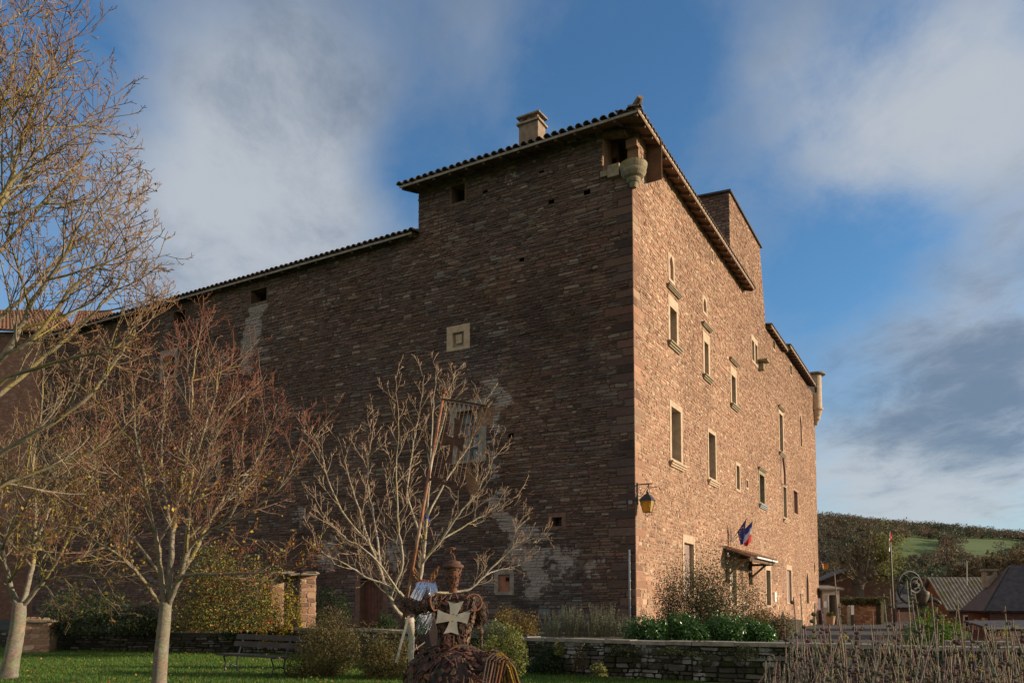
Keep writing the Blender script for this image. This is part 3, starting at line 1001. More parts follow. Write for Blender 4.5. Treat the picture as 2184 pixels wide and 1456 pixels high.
def tiled_roof(name, fr, t0, t1, oe, ze, slope, length_fn, parent, spacing=.31, tile=.13, tmat='tile', pale=False, soffit=True, raft=.75, wall_o=0.0, seed=1):
    rng = random.Random(seed)
    mb = MB()
    n = int((t1 - t0) / spacing)
    ddt = fr(1, 0) - fr(0, 0)
    for i in range(n + 1):
        t = t0 + (t1 - t0) * i / n
        Ln = max(.35, length_fn(t))
        k = max(1, int(Ln / .42))
        for j in range(k):
            oa, ob = oe + .05 - Ln * j / k, oe + .05 - Ln * (j + 1.12) / k
            za, zb__ = ze + .03 + (oe - oa) * slope + rng.uniform(-.008, .008), ze + (oe - ob) * slope
            ra, rb = tile * rng.uniform(.97, 1.04), tile * .84
            vs = []
            tj = t + rng.uniform(-.012, .012)
            for (o_, z_, r_) in ((oa, za, ra), (ob, zb__, rb), (oa, za, ra - .022)):
                for q in range(7):
                    a = math.pi * q / 6
                    vs.append(fr(tj + math.cos(a) * r_, z_ + math.sin(a) * r_ * .95, o_))
            fs = []
            for q in range(6):
                fs.append([q, q + 1, 7 + q + 1, 7 + q])
                fs.append([14 + q, 14 + q + 1, q + 1, q])
            mb.add(vs, fs)
    ro = mb.build(name, M[tmat], parent, smooth=False)
    mb = MB()                                             # roof deck under the tiles
    m_ = 40
    prev = None
    for i in range(m_ + 1):
        t = t0 + (t1 - t0) * i / m_
        Ln = max(.3, length_fn(t))
        cur = (fr(t, ze - .02, oe), fr(t, ze - .02 + Ln * slope, oe - Ln))
        if prev: 
            mb.add([prev[0], cur[0], cur[1], prev[1]], [[0, 1, 2, 3]])
        prev = cur
    mb.build('roof_deck', M['tile'], ro)
    mb = MB()
    if pale:                                              # mortar bedding under the tile ends
        fbox(mb, fr, t0, t1, ze - .02, ze + .05, oe - .08, oe - .005)
        mb.build('mortar_bed', M['mortar_pale'], ro)
    if soffit:
        mb = MB()
        a, b, c = fr(t0 + .02, ze - .07, oe - .02), fr(t1 - .02, ze - .07, oe - .02), fr(t0 + .02, ze - .07 + (oe - wall_o + .3) * slope, wall_o - .3)
        mb.para(a, b - a, c - a, Vector((0, 0, .03)))
        mb.build('soffit', M['eavewood'], parent)
        mb = MB()
        fbox(mb, fr, t0, t1, ze - .12, ze - .03, oe - .03, oe)
        mb.build('fascia', M['greystone'] if not pale else M['eavewood'], parent)
        k = max(1, int((t1 - t0) / raft))
        first = None
        for i in range(k + 1):
            t = t0 + .12 + (t1 - t0 - .24) * i / k
            if first is None:
                mb = MB()
                mb.bar(fr(t, ze - .13, oe - .05), fr(t, ze - .13 + (oe - wall_o + .25) * slope, wall_o - .25), .09, .12)
                first = mb.build('rafter', M['oldwood'], parent)
                t00 = t
            else:
                c = first.copy()
                COL.objects.link(c)
                BASE[c] = BASE[first]
                c.parent = parent
                c.location = ddt * (t - t00)
    return ro


half = 7.0
roof1 = tiled_roof('roof', FL, -OHR, SM + .35, OHL, ZE, .30, lambda t: min(t + OHR + .05, half), castle, seed=3)
tiled_roof('roof', FR, -OHL, TM, OHR, ZE, .30, lambda t: min(t + OHL + .05, SM / 2 + .3), castle, pale=True, seed=4, spacing=.30)
mb = MB()
q0 = FR(-OHL, ZE + .1, OHR)
hipd = (FR(0, 0, -1) - FR(0, 0, 0)) + (FR(1, 0, 0) - FR(0, 0, 0))
for i in range(14):
    a = q0 + hipd * (i * .33) + Vector((0, 0, .30 * i * .33 + .02))
    b = q0 + hipd * (i * .33 + .36) + Vector((0, 0, .30 * (i * .33 + .36) - .01))
    mb.tube([a, b], [.15, .11], 8)
mb.tube([q0 + hipd * .2 + Vector((0, 0, .10)), q0 - hipd * .05 + Vector((0, 0, .12)), q0 - hipd * .14 + Vector((0, 0, .18))], [.13, .13, .10], 8)
mb.build('hip_tile', M['tile'], castle)
tiled_roof('roof', FL, SM + .03, SW + .2, .45, ZWING, .28, lambda t: 6.0, castle, spacing=.30, seed=5, raft=1.0)
TR1 = hitR(1681, 745, .35)[0]
TR2 = hitR(1737, 813, .4)[0]
ZR2 = hitR(1700, 764, .4)[1]
tiled_roof('roof', FR, TB0 + .05, TR1, .35, ZRW, .28, lambda t: 5.0, castle, spacing=.32, seed=6, pale=True)
tiled_roof('roof', FR, TR1 + .05, TR2, .50, ZR2, .28, lambda t: 5.0, castle, spacing=.32, seed=7, pale=True)
# slate lid on the tower
mb = MB()
a = FT(-.12, ZT + .02, .15)
mb.para(a, FT(5.2, ZT + .35, .15) - a, FT(-.12, ZT + .02, -(TB1 - TA) - .2) - a, Vector((0, 0, .10)))
rt = mb.build('tower_roof', M['slate'], castle)

# chimney
ch = MB()
chc = at(1127, 300, 29.6)
zc0, zc1 = chc.z - 1.2, at(1127, 262, 29.6).z
ra_ = ANG
FC = mkframe(Vector((chc.x, chc.y, 0)), dl, nl)
fbox(ch, FC, -.42, .42, zc0, zc1, -.62, 0)
cho = ch.build('chimney', mat('chimney stone', (.30, .22, .16), (.20, .145, .11), .95, 5, bump=.5), castle)
mb = MB()
fbox(mb, FC, -.50, .50, zc1, zc1 + .07, -.70, .08)
mb.build('ledge', M['greystone'], cho)
for s_ in (-.38, -.05, .28):
    for o_ in (-.58, -.16):
        mb = MB()
        fbox(mb, FC, s_, s_ + .12, zc1 + .07, zc1 + .27, o_, o_ + .12)
        mb.build('cap_support', M['brick'], cho)
mb = MB()
a = FC(-.50, zc1 + .27, .08)
mb.para(a, FC(.50, zc1 + .27, .08) - a, FC(-.50, zc1 + .33, -.70) - a, Vector((0, 0, .06)))
mb.sphere(FC(.1, zc1 + .42, -.3), .12, 7, 5)
mb.build('cap', M['lauze'], cho)

# round watch turret on the far corner
tc_ = FR(TE - .25, 0, .12)
tz1, tz0 = at(1735, 801, tc_.y).z, at(1737, 872, tc_.y).z
rT = 13.2 * tc_.y / F
mb = MB()
mb.lathe((tc_.x, tc_.y, 0), [(rT, tz0), (rT, tz1)], 24)
tur = mb.build('turret', M['cream'], castle)
mb = MB()
mb.lathe((tc_.x, tc_.y, 0), [(.12, tz0 - 1.3), (.2, tz0 - 1.05), (.34, tz0 - .85), (.34, tz0 - .75), (.30, tz0 - .72), (.42, tz0 - .5), (.44, tz0 - .42), (.40, tz0 - .4), (rT, tz0 - .2), (rT + .10, tz0 - .12), (rT + .10, tz0)], 24)
mb.build('corbel', M['cream'], tur)
mb = MB()
mb.lathe((tc_.x, tc_.y, 0), [(rT + .02, tz1), (rT + .30, tz1 + .02), (rT + .30, tz1 + .14), (.05, tz1 + .34)], 24)
mb.build('cap', M['lauze'], tur)
mb = MB()
pw = at(1742, 831, tc_.y - rT * .93)
mb.box(pw.x - .02, pw.y + .02, pw.z, .28, .10, .42, rz=.25)
mb.build('slot', M['void'], tur)

# tiled canopy over the entrance
cb = thing('canopy', 'small tiled canopy on wooden brackets over the castle entrance', 'canopy', FR(hitR(1556, 1200)[0], 0, 0))
t0c, t1c = hitR(1546, 1172)[0], hitR(1600, 1172)[0]
zcan = hitR(1546, 1172)[1]
oC = 1.25
mb = MB()
n = 12
for i in range(n + 1):
    t = t0c - .2 + (t1c - t0c + .4) * i / n
    for j in range(3):
        oa, ob = oC + .05 - 1.3 * j / 3, oC + .05 - 1.3 * (j + 1.1) / 3
        za, zb__ = zcan - .32 + (oC - oa) * .36, zcan - .34 + (oC - ob) * .36
        vs = []
        for (o_, z_, r_) in ((oa, za, .12), (ob, zb__, .105), (oa, za, .10)):
            for q in range(7):
                a = math.pi * q / 6
                vs.append(FR(t + math.cos(a) * r_, z_ + math.sin(a) * r_, o_))
        fs = []
        for q in range(6):
            fs += [[q, q + 1, 8 + q, 7 + q], [14 + q, 15 + q, q + 1, q]]
        mb.add(vs, fs)
mb.build('roof', M['tile_red'], cb)
mb = MB()
a = FR(t0c - .2, zcan - .42, oC)
mb.para(a, FR(t1c + .2, zcan - .42, oC) - a, FR(t0c - .2, zcan + .03, .02) - a, Vector((0, 0, .05)))
mb.bar(FR(t0c - .2, zcan - .48, oC - .1), FR(t1c + .2, zcan - .48, oC - .1), .12, .16)
mb.build('deck', M['oldwood'], cb)
mb = MB()
mb.bar(FR(t0c + .6, zcan - .36, oC + .09), FR(t1c + .2, zcan - .36, oC + .09), .09, .08)
mb.build('gutter', M['whitepaint'], cb)
for tt_ in (t0c + .15, t1c - .35):
    mb = MB()
    mb.bar(FR(tt_, zcan - 1.55, .08), FR(tt_, zcan + .0, .08), .15, .15, up=(1, 0, 0))
    mb.bar(FR(tt_, zcan - .52, .05), FR(tt_, zcan - .52, oC), .12, .12)
    mb.bar(FR(tt_, zcan - 1.2, .1), FR(tt_, zcan - .55, .85), .1, .1)
    mb.build('bracket', M['oldwood'], cb)

# drain pipe at the corner with a small box above
mb = MB()
ps, pz = hitL(1344, 1172)
mb.tube([FL(ps, .4, .08), FL(ps, pz, .08)], .045, 10)
pipe = mb.build('drain_pipe', M['zinc'], None, smooth=True)
tag(pipe, 'grey metal downpipe standing against the shaded wall beside the castle corner', 'pipe')
mb = MB()
ps2, pz2 = hitL(1346.5, 1071)
fbox(mb, FL, ps2 - .06, ps2 + .06, pz2 - .06, pz2 + .06, 0.02, .12)
fbox(mb, FL, ps2 - .04, ps2 + .04, pz2 - .075, pz2 - .06, 0.03, .11)
tag(mb.build('junction_box', M['zinc']), 'tiny grey metal box on the shaded wall beside the lantern', 'electrical box')

# ------------------------------------------------------------------ ground, lawn, road, hill
def hill_z(x, y):
    """height of the country beyond the village"""
    if y < 95: return -0.25
    u = min(1.0, (y - 95) / 120)
    z = -0.25 - 14 * u * u * (3 - 2 * u)
    w = max(0.0, min(1.0, (y - 230) / 470))
    # ridge read along the skyline: high on the left, falling to the right
    s = x / max(y, 1.0)
    ridge = 84 - 52 * max(-1.0, min(1.6, (s - .388))) + 3.0 * mn.noise(Vector((x * .006, 2.2, 0))) 
    ridge = max(20, min(120, ridge))
    z += ridge * (w * w * (3 - 2 * w)) * 1.0
    z += 5 * mn.noise(Vector((x * .008, y * .008, 0))) * w
    if y > 700: z -= (y - 700) * .10
    return z


xs = np.concatenate([np.linspace(-4000, -700, 12), np.linspace(-600, 1100, 90), np.linspace(1250, 4000, 12)])
ys = np.concatenate([np.linspace(-400, 80, 10), np.linspace(95, 230, 14), np.linspace(240, 900, 60), np.linspace(950, 4500, 12)])
V = np.array([[(x, y, hill_z(x, y)) for x in xs] for y in ys]).reshape(-1, 3)
nx, ny = len(xs), len(ys)
idx = np.arange(nx * ny).reshape(ny, nx)
Q = np.stack([idx[:-1, :-1], idx[:-1, 1:], idx[1:, 1:], idx[1:, :-1]], -1).reshape(-1, 4)
tag(np_mesh('ground', V, np.full(len(Q), 4), Q, M['field'], smooth=True), kind='structure')

# retaining wall of the raised bed, in plan (x, y)
WALLP = [(-26, 33.5), (-20.5, 30.0), (-16.0, 27.2), (-8.7, 25.6), (-4.5, 24.2), (-1.6, 20.8), (0.4, 18.5), (2.0, 17.2), (3.7, 16.3), (5.6, 15.7), (7.2, 15.0), (8.8, 14.1), (10.6, 12.9)]
WTOP = 0.80
lawn = [(-60, -8), (14, -8), (14, 11)] + WALLP[::-1] + [(-60, 50)]
lm = MB()
import mathutils
tri = mathutils.geometry.tessellate_polygon([[Vector((x, y, 0)) for x, y in lawn]])
lm.add([(x, y, 0.0) for x, y in lawn], [list(t) for t in tri])
for q in lm.f:
    a, b, c = [lm.v[i] for i in q]
    if (b - a).cross(c - a).z < 0: q.reverse()
tag(lm.build('lawn', M['lawn']), kind='structure')
bed = WALLP[:10] + [(6.0, 19.0), (7.7, 26.0), (11.6, 36.0), (17.0, 46.5)]
bp = [C0 + dr * 26, C0, C0 + dl * 34, C0 + dl * 40]
bed += [(p.x, p.y) for p in bp]
bm_ = MB()
tri = mathutils.geometry.tessellate_polygon([[Vector((x, y, 0)) for x, y in bed]])
bm_.add([(x, y, 0.62) for x, y in bed], [list(t) for t in tri])
for q in bm_.f:
    a, b, c = [bm_.v[i] for i in q]
    if (b - a).cross(c - a).z < 0: q.reverse()
k0 = len(bm_.v)
bm_.add([(x, y, 0.62) for x, y in bed] + [(x, y, -0.2) for x, y in bed], [[i, (i + 1) % len(bed), len(bed) + (i + 1) % len(bed), len(bed) + i] for i in range(len(bed))])
tag(bm_.build('garden_bed', M['soil']), kind='structure')
rd = MB()
rp = [(5.7, 15.9), (7.3, 15.2), (8.9, 14.3), (24, 14), (60, 40), (60, 92), (20, 92), (14, 60), (17.0, 46.3), (11.6, 36.0), (7.7, 26.0), (6.0, 19.0)]
tri = mathutils.geometry.tessellate_polygon([[Vector((x, y, 0)) for x, y in rp]])
rd.add([(x, y, -0.06) for x, y in rp], [list(t) for t in tri])
for q in rd.f:
    a, b, c = [rd.v[i] for i in q]
    if (b - a).cross(c - a).z < 0: q.reverse()
tag(rd.build('road', M['asphalt']), kind='structure')

PAL_GARDEN = [(0.09, 0.078, 0.066, 4), (0.065, 0.062, 0.05, 4), (0.125, 0.115, 0.10, 2), (0.05, 0.055, 0.025, 3), (0.19, 0.185, 0.17, .8)]


def seg_wall(th, pts, top, name_seed, pal, mortar, m, hr=(.09, .18), lr=(.16, .5), coping=True, thick=.35, patch=0.0, copmat='greystone', zlo=-.1):
    for i in range(len(pts) - 1):
        a, b = Vector((*pts[i], 0)), Vector((*pts[i + 1], 0))
        d = (b - a)
        Ln = d.length
        d.normalize()
        n = Vector((d.y, -d.x, 0))
        if n.y > 0: n = -n
        fr = mkframe(a, d, n)
        pt = [(random.Random(name_seed + i * 7 + k).uniform(0, Ln), random.Random(name_seed + i * 5 + k).uniform(0.05, top), .28, patch) for k in range(int(Ln * 3.2))] if patch else []
        masonry('wall_face', th, fr, lambda z: [(0, Ln)], zlo, top - .07, [], hr, lr, .016, .03, pal, mortar, m, name_seed + i, patches=pt)
        mb = MB()
        fbox(mb, fr, 0, Ln, zlo, top - .08, -thick, -.02)
        mb.build('wall_core', M['soil'], th)
        if coping:
            mb = MB()
            rng = random.Random(name_seed + 50 + i)
            t = 0.0
            while t < Ln - .02:
                e = min(Ln, t + rng.uniform(.5, 1.1))
                if Ln - e < .3: e = Ln
                z0_ = top - .07 + rng.uniform(-.006, .006)
                fbox(mb, fr, t + .004, e - .004, z0_, z0_ + .075 + rng.uniform(-.008, .01), -thick - .03, .06 + rng.uniform(-.015, .015))
                t = e
            mb.build('coping', M[copmat], th)


rw = thing('retaining_wall', 'low mossy stone retaining wall with flat pale coping below the castle', 'wall', (3.7, 16.3, 0))
seg_wall(rw, WALLP[3:], WTOP, 100, PAL_GARDEN, (0.03, 0.035, 0.016), M['stone_wall'], hr=(.06, .15), lr=(.10, .42), patch=.46)
dw = thing('dry_stone_wall', 'dark dry stone wall edging the lawn behind the bench', 'wall', (-12, 26.5, 0))
seg_wall(dw, WALLP[:4], 0.62, 140, PAL_GARDEN, (0.04, 0.032, 0.026), M['stone_wall'], hr=(.05, .11), coping=False)

# ------------------------------------------------------------------ foliage helpers
def leaf_mesh(name, P, size, cols, m, parent, seed, up=0.3, aspect=0.55, droop=0.0, outward=None):
    """one small folded leaf at each point"""
    rng = np.random.default_rng(seed)
    N = len(P)
    a = rng.normal(0, 1, (N, 3))
    a[:, 2] += up
    if outward is not None: a += outward * 0.9
    a /= np.linalg.norm(a, axis=1, keepdims=True)
    b = rng.normal(0, 1, (N, 3))
    b -= a * (a * b).sum(1, keepdims=True)
    b /= np.linalg.norm(b, axis=1, keepdims=True)
    c = np.cross(a, b)
    s = size * rng.uniform(0.55, 1.35, (N, 1)) if np.isscalar(size) else size[:, None] * rng.uniform(.6, 1.3, (N, 1))
    w = s * aspect
    V = np.stack([P - b * s * .5, P + c * w * .5 + a * s * .08, P + b * s * .5 - a * s * droop, P - c * w * .5 + a * s * .08], 1).reshape(-1, 3)
    Fq = (np.arange(N) * 4)[:, None] + np.array([0, 1, 2, 3])
    return np_mesh(name, V, np.full(N, 4), Fq, m, parent, np.repeat(cols, 4, 0))


def palette(pal, N, rng, jit=.22):
    p = np.array([x[:3] for x in pal])
    w = np.array([x[3] for x in pal]); w = w / w.sum()
    return p[rng.choice(len(p), N, p=w)] * np.exp(rng.normal(0, jit, (N, 1)))


def bush(name, label, cat, c, r, n, leaf, pal, seed, lumps=9, m='leaf', stems=14, group=None, shell=.55, aspect=.55, stemcol=(.10, .07, .05), flowers=None, spiky=0.0):
    rng = np.random.default_rng(seed)
    c = Vector(c)
    th = thing(name, label, cat, c, group)
    r = np.array(r)
    L = rng.normal(0, 1, (lumps, 3))
    L /= np.linalg.norm(L, axis=1, keepdims=True)
    L[:, 2] = np.abs(L[:, 2])
    L *= rng.uniform(.35, .75, (lumps, 1))
    lr = rng.uniform(.28, .55, lumps)
    k = rng.integers(0, lumps, n)
    d = rng.normal(0, 1, (n, 3))
    d /= np.linalg.norm(d, axis=1, keepdims=True)
    rr = (shell + (1 - shell) * rng.random(n)) ** .6
    loc = L[k] + d * (lr[k] * rr)[:, None]
    loc += rng.normal(0, .03, (n, 3))
    if spiky: loc[:, 2] += spiky * np.abs(rng.normal(0, 1, n)) * (rng.random(n) < .35)
    loc[:, 2] = np.abs(loc[:, 2]) 
    P = np.array(c) + loc * r
    leaf_mesh('foliage', P, leaf, palette(pal, n, rng), M[m], th, seed + 1, outward=d, aspect=aspect)
    if flowers:
        nf, fs, fc = flowers
        sel = rng.choice(n, nf)
        PF = np.array(c) + (L[k[sel]] + d[sel] * (lr[k[sel]] * 1.03)[:, None]) * r
        PF[:, 2] = np.maximum(PF[:, 2], c.z + .05)
        PF = np.repeat(PF, 4, 0) + rng.normal(0, fs * .45, (nf * 4, 3))
        leaf_mesh('blossom', PF, fs, palette(fc, nf * 4, rng, .1), M['leaf'], th, seed + 2, aspect=.9)
    if stems:
        mb = MB()
        mb.col = stemcol
        rg = random.Random(seed)
        for i in range(stems):
            j = rg.randrange(lumps)
            e = Vector(L[j] * 1.0 + np.array((rg.uniform(-.25, .25), rg.uniform(-.25, .25), rg.uniform(0, .3))))
            q0 = c + Vector((rg.uniform(-.3, .3) * r[0], rg.uniform(-.3, .3) * r[1], 0))
            q2 = c + Vector((e.x * r[0], e.y * r[1], abs(e.z) * r[2]))
            q1 = (q0 + q2) / 2 + Vector((rg.uniform(-.1, .1), rg.uniform(-.1, .1), .08)) * float(r.mean())
            mb.tube([q0, q1, q2], [.012, .009, .004], 4)
        mb.build('stem', M['bark'], th, col=True)
    return th


# ------------------------------------------------------------------ bare trees
BARK_THICK, BARK_MID, BARK_TWIG = (0.265, 0.23, 0.175), (0.31, 0.25, 0.17), (0.20, 0.085, 0.058)


class Tree:
    def __init__(self, name, label, base, seed, group=None, twigcol=BARK_TWIG, thick=BARK_THICK, lichen=.35, scale=1.0, minr=.0042, dens=1.0, reach=1.0, thin=.75):
        self.th = thing(name, label, 'tree', base, group)
        self.w, self.t = MB(), MB()
        self.rg = random.Random(seed)
        self.rng = np.random.default_rng(seed)
        self.tw, self.tk, self.lichen, self.sc, self.minr = twigcol, thick, lichen, scale, minr
        self.thin = thin
        self.dens = dens
        self.reach = reach
        self.tips = []
        self.knots = []

    def colr(self, r):
        g_ = self.rg
        if r > .05: c = Vector(self.tk) * g_.uniform(.75, 1.1)
        elif r > .011:
            c = Vector(self.tk).lerp(Vector(BARK_MID), .5) * g_.uniform(.7, 1.1)
            if g_.random() < self.lichen * .45: c = Vector((.36, .29, .07)) * g_.uniform(.8, 1.1)
        elif r > .0058: c = Vector(BARK_MID).lerp(Vector(self.tw), .35) * g_.uniform(.7, 1.1)
        else: c = Vector(self.tw) * g_.uniform(.7, 1.3)
        return tuple(c)

    def put(self, pts, r0, r1):
        n = len(pts)
        rr = [max(self.minr, r0 + (r1 - r0) * (i / (n - 1))) for i in range(n)]
        thr = max(.018, self.minr * 1.6)
        mb = self.w if r0 > thr else self.t
        if r0 > thr:
            # colour changes along thick limbs, so cut the limb into lengths that share their ends
            k0 = len(mb.v)
            sides = 10 if r0 > .08 else 6
            mb.col = self.colr(r0)
            mb.tube(pts, rr, sides)
            prev = None
            for i in range(n):
                c = self.colr(rr[i])
                if prev: c = tuple((np.array(c) * .6 + np.array(prev) * .4))
                prev = c
                for j in range(sides): mb.c[k0 + i * sides + j] = c
        else:
            mb.col = self.colr(r0)
            mb.tube(pts, rr, 4 if r0 > .009 else 3, cap=False)

    def smooth(self, pts, per=5):
        pts = [Vector(p) for p in pts]
        P = [pts[0] * 2 - pts[1]] + pts + [pts[-1] * 2 - pts[-2]]
        out = []
        for i in range(1, len(P) - 2):
            a, b, c, d = P[i - 1:i + 3]
            for k in range(per):
                t = k / per
                out.append(.5 * ((2 * b) + (c - a) * t + (2 * a - 5 * b + 4 * c - d) * t * t + (3 * b - a - 3 * c + d) * t ** 3))
        out.append(pts[-1])
        return out

    def trunk(self, pts, r0, r1):
        pts = self.smooth(pts, 6)
        n = len(pts)
        rr = [(r0 + (r1 - r0) * i / (n - 1)) * (1 + .45 * max(0, 1 - i / 3.0) ** 2) * self.rg.uniform(.97, 1.03) for i in range(n)]
        k0 = len(self.w.v)
        self.w.tube(pts, rr, 14)
        for i in range(n):
            for j in range(14):
                self.w.c[k0 + i * 14 + j] = tuple(x * self.rg.uniform(.72, 1.08) for x in self.tk)

    def limb(self, pts, r0, r1, kids=10, klen=1.2, levels=3, start=.25, jit=.008, up=.25, kang=(28, 55)):
        if kids:
            r0, r1 = r0 * self.thin, r1 * self.thin
        pts = self.smooth(pts)
        g_ = self.rg
        pts = [pts[0]] + [p + Vector((g_.gauss(0, jit), g_.gauss(0, jit), g_.gauss(0, jit))) for p in pts[1:]]
        self.put(pts, r0, r1)
        self.spawn(pts, r0, r1, int(kids * self.dens + .5), klen * self.reach, levels, start, up, kang)

    def spawn(self, pts, r0, r1, kids, klen, levels, start, up, kang):
        g_ = self.rg
        n = len(pts) - 1
        ph = g_.uniform(0, 6.28)
        for i in range(kids):
            f = start + (1 - start) * ((i + g_.uniform(.1, .9)) / kids)
            x = f * n
            k = min(int(x), n - 1)
            p = pts[k].lerp(pts[k + 1], x - k)
            d = (pts[k + 1] - pts[k]).normalized()
            ph += 2.4 + g_.uniform(-.5, .5)
            u = d.orthogonal().normalized()
            v = d.cross(u)
            side = u * math.cos(ph) + v * math.sin(ph)
            a = rad(g_.uniform(*kang))
            nd = (d * math.cos(a) + side * math.sin(a)).normalized()
            rp = r0 + (r1 - r0) * f
            ln = klen * g_.uniform(.55, 1.15) * (1.1 - .5 * f)
            rr = max(self.minr, min(rp * .62, .010 * ln * 1.25))
            self.grow(p, nd, ln, rr, levels, up, kang)

    def grow(self, p, d, ln, r, lev, up, kang):
        g_ = self.rg
        n = 5 if lev > 0 else 4
        pts = [p]
        q = p.copy()
        dd = d.copy()
        for i in range(n):
            dd = (dd + Vector((g_.gauss(0, .085), g_.gauss(0, .085), g_.gauss(0, .07) + up * .28))).normalized()
            q = q + dd * (ln / n)
            pts.append(q.copy())
        self.put(pts, r, max(self.minr * .7, r * .35))
        self.tips.append((pts[-1], pts[-2]))
        if lev <= 0:
            self.knots += pts[2:]
            return
        kids = max(2, int(ln * (5.2 if lev > 1 else 9.0) * self.dens / self.sc))
        for i in range(kids):
            f = .22 + .78 * (i + g_.uniform(.1, .9)) / kids
            x = f * n
            k = min(int(x), n - 1)
            pp = pts[k].lerp(pts[k + 1], x - k)
            dk = (pts[k + 1] - pts[k]).normalized()
            ax = dk.orthogonal().normalized()
            a2 = g_.uniform(0, 6.28)
            side = ax * math.cos(a2) + dk.cross(ax) * math.sin(a2)
            a = rad(g_.uniform(kang[0], kang[1]))
            nd = (dk * math.cos(a) + side * math.sin(a)).normalized()
            self.grow(pp, nd, ln * g_.uniform(.32, .62) * (1.15 - .45 * f), max(self.minr, r * .55), lev - 1, up, kang)

    def finish(self, leaves=0, leafpal=None, leafsize=.05, below=None, buds=None):
        self.w.build('trunk', M['bark'], self.th, smooth=True, col=True)
        self.t.build('crown', M['bark'], self.th, smooth=False, col=True)
        pts = self.knots if below is None else [p for p in self.knots if p.z < below]
        if leaves and pts:
            idx = self.rng.integers(0, len(pts), leaves)
            P = np.array([tuple(pts[i]) for i in idx]) + self.rng.normal(0, .03, (leaves, 3))
            leaf_mesh('foliage', P, leafsize, palette(leafpal, leaves, self.rng, .2), M['leaf'], self.th, 5, aspect=.8, up=0)
        if buds:
            P = np.array([tuple(a) for a, b in self.tips])
            leaf_mesh('bud_foliage', P, buds, np.tile(np.array([[.26, .10, .05]]), (len(P), 1)), M['bark'], self.th, 6, aspect=.6)
        return self.th


def px(Y, *pts):
    """points along a limb: (pixel x, pixel y, metres nearer or farther)"""
    return [at(p[0], p[1], Y + (p[2] if len(p) > 2 else 0)) for p in pts]


YLEAF = [(.42, .30, .05, 4), (.36, .20, .04, 2), (.22, .22, .05, 2), (.30, .12, .04, 1)]
# middle tree of the lawn
Y = 14.0
gb = at(342, 1456, Y); gb.z = 0
T = Tree('bare_tree', 'bare pale-barked tree with reddish twigs and a straight trunk nearest the bench', gb, 21, 'bare trees on the lawn', lichen=.3, dens=1.32, reach=1.2, minr=.0038)
T.trunk([gb + Vector((-.03, 0, -.08)), at(343, 1400, Y), at(349, 1340, Y), at(354, 1284, Y)], .128, .10)
T.limb(px(Y, (352, 1300), (344, 1240, -.1), (336, 1161, -.3), (319, 1088, -.5), (305, 1004, -.6), (290, 930, -.7), (283, 850, -.8), (280, 770, -.9)), .075, .012, 12, 1.25, 3)
T.limb(px(Y, (354, 1300), (364, 1200, .2), (370, 1116, .3), (387, 1026, .4), (403, 954, .5), (409, 864, .6), (415, 780, .7), (430, 695, .8)), .085, .010, 13, 1.3, 3)
T.limb(px(Y, (357, 1292), (387, 1222, -.2), (400, 1144, -.4), (405, 1032, -.5), (430, 930, -.6), (460, 840, -.7), (468, 770, -.8)), .075, .011, 12, 1.3, 3)
T.limb(px(Y, (360, 1280), (387, 1228, .1), (415, 1178, .3), (448, 1110, .6), (487, 1043, .8), (510, 982, 1), (521, 909, 1.1), (527, 836, 1.2)), .065, .011, 12, 1.25, 3)
T.limb(px(Y, (396, 1205, .1), (410, 1160, .0), (465, 1122, -.2), (538, 1083, -.4), (594, 1043, -.6), (630, 980, -.7), (645, 930, -.8)), .045, .009, 11, 1.1, 3)
T.limb(px(Y, (375, 1248), (400, 1226, -.4), (482, 1223, -.8), (560, 1220, -1.1), (602, 1206, -1.3), (640, 1180, -1.4)), .042, .008, 9, .9, 3)
T.limb(px(Y, (350, 1295), (319, 1256, -.2), (280, 1206, -.5), (246, 1178, -.7), (200, 1150, -.9), (150, 1100, -1)), .055, .009, 10, 1.1, 3)
T.limb(px(Y, (343, 1230), (269, 1122, .4), (218, 1066, .7), (195, 1010, .9), (185, 930, 1.0)), .045, .010, 10, 1.2, 3)
T.limb(px(Y, (367, 1140, .3), (350, 1040, .8), (345, 950, 1.2), (350, 850, 1.5), (345, 760, 1.6)), .045, .010, 11, 1.2, 3)
T.limb(px(Y, (390, 1010, .4), (440, 930, .2), (480, 880, 0), (500, 800, -.2)), .03, .008, 8, 1.0, 3)
T.limb(px(Y, (448, 1110, .6), (530, 1010, 1.0), (570, 930, 1.2), (590, 860, 1.3)), .03, .008, 9, 1.0, 3)
T.finish(700, YLEAF, .06, below=4.2)

# left tree with the forked trunk
Y = 17.0
gb = at(18, 1440, Y); gb.z = 0
T = Tree('bare_tree', 'bare tree with a short forked trunk and yellow leaves at the lawn edge', gb, 22, 'bare trees on the lawn', twigcol=(.23, .15, .08), lichen=.4, dens=1.12, reach=1.2)
T.trunk([gb + Vector((-.02, 0, -.08)), at(29, 1384, Y), at(38, 1332, Y), at(42, 1284, Y)], .175, .135)
T.limb(px(Y, (40, 1300), (28, 1268, -.1), (17, 1228, -.2), (0, 1150, -.3), (-25, 1060, -.4), (-40, 960, -.5)), .10, .014, 11, 1.5, 3)
T.limb(px(Y, (42, 1300), (58, 1256, .2), (73, 1178, .4), (76, 1100, .5), (70, 1000, .7), (88, 880, .9), (95, 780, 1)), .09, .012, 14, 1.6, 3)
T.limb(px(Y, (46, 1292), (70, 1266, -.1), (95, 1235, -.3), (130, 1180, -.5), (165, 1090, -.7), (190, 980, -.8), (225, 880, -.9)), .075, .011, 13, 1.5, 3)
T.limb(px(Y, (80, 1240, -.1), (150, 1228, -.6), (230, 1232, -1.0), (290, 1215, -1.3)), .04, .009, 9, 1.0, 3, up=.05)
